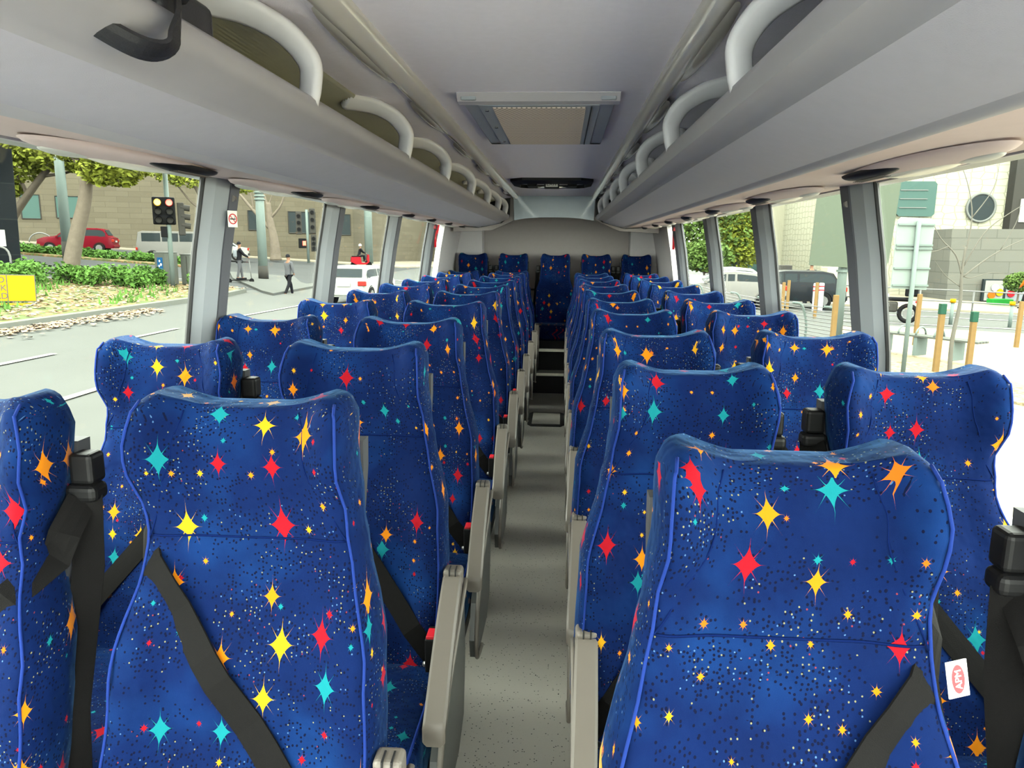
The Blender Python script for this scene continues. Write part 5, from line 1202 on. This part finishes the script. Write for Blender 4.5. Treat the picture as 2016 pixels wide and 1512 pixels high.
for x, y, lb in ((13.4, 26.2, 'left'), (15.3, 26.1, 'right')):
    t = thing('bollard', 'grey post with yellow top beyond the gravel square, %s one' % lb, 'bollard', (x, y, G(x))); b = MB(); b.tube([(0, 0, 0), (0, 0, .75)], .06, 10); b.build('post', M['polem'], t, smooth=True); b = MB(); b.tube([(0, 0, .75), (0, 0, .88)], .09, 10); b.build('yellow_top', M['yellow'], t, smooth=True)
for k, (x, y) in enumerate(((9.9, 29.5), (10.35, 30.2))):
    t = thing('striped_post', 'white post with red bands behind the slim sign pole, %s one' % ('left', 'right')[k], 'bollard', (x, y, G(x)+.0)); b = MB(); b.box((-.09, -.06, 0), (.09, .06, 1.1), .03); b.build('post', M['white'], t)
    for z in (.8, .95): b = MB(); b.box((-.095, -.065, z), (.095, .065, z+.04)); b.build('red_band', M['red'], t)
# bike hoops on a rail, bench, and chrome railing
t = thing('bench', 'long grey slatted bench with curled armrests in the right window', 'bench', (7.0, 17.2, G(7)+.1), R_(-58))
for k in range(4): b = MB(); b.box((0, -.2+k*.1, .40), (2.6, -.12+k*.1, .44), .006); b.build('slat', M['cabinet'], t)
for x in (.5, 1.3, 2.1): b = MB(); b.box((x-.04, -.18, 0), (x+.04, .2, .40), .01); b.build('leg', M['polem'], t)
for x in (.9, 1.3, 1.7): b = MB(); b.tube([(x, .17*math.cos(a), .44+.16*math.sin(a)) for a in [PI*i/8 for i in range(9)]], .02, 6); b.build('armrest', M['polem'], t, smooth=True)
t = thing('railing', 'pale curved slatted steel railing beyond the right aisle seats', 'railing', (0, 0, 0))
pth = [(4.9, 28.5), (5.0, 24.0), (5.3, 20.5), (6.0, 17.6), (6.6, 16.0)]
for k in range(8):
    f = k/7*(len(pth)-1); i = min(int(f), len(pth)-2); q = f-i; x = pth[i][0]+(pth[i+1][0]-pth[i][0])*q; y = pth[i][1]+(pth[i+1][1]-pth[i][1])*q
    b = MB(); b.tube(smooth_path([(x, y, G(x)), (x+.02, y, G(x)+.5), (x-.12, y-.02, G(x)+.95), (x-.35, y-.05, G(x)+1.02)], 4), .03, 6); b.build('post', M['polem'], t, smooth=True)
for k in range(9):
    b = MB(); b.tube(smooth_path([(x-.02*k/8*0, y, G(5)+.25+.085*k) for x, y in pth], 5), .012, 5); b.build('rail', M['steel'], t, smooth=True)
t = thing('railing', 'low pipe railing between the gravel square and the far plaza', 'railing', (0, 0, 0))
for z in (.55, 1.0): b = MB(); b.tube([(10.5, 31.5, G(10.5)+z), (16, 31, G(16)+z), (24, 29, G(24)+z)], .03, 6); b.build('rail', M['steel'], t, smooth=True)
for k in range(7): x = 10.6+k*2; b = MB(); y = 31.5-.11*k*1.6; b.tube([(x, y, G(x)), (x, y, G(x)+1.0)], .03, 6); b.build('post', M['steel'], t, smooth=True)
t = thing('mesh_barrier', 'orange plastic mesh barrier at the far right edge of the gravel', 'barrier', (8.0, 11.6, G(8)+.06), R_(-30)); b = MB()
for k in range(8): b.box((0, -.004, .05+k*.11), (1.6, .004, .09+k*.11))
for k in range(14): b.box((k*.12, -.004, .05), (k*.12+.03, .004, .9))
b.build('net', M['mesh'], t); b = MB(); b.box((-.03, -.03, 0), (.03, .03, 1.0)); b.build('post', M['timber'], t)
for x, y, rz, lb, tp in ((22.0, 36.5, 200, 'worker in orange vest standing before the posters on the right', 'hivis'), (23.2, 36.3, 170, 'worker in orange vest further right before the posters', 'hivis'), (11.0, 33.5, 190, 'person in dark clothes bending by the white posts on the right', 'dark')):
    person(lb, x, y, G(x)+.08, R_(rz), M[tp], M['dark'], .1, (.4, .2))
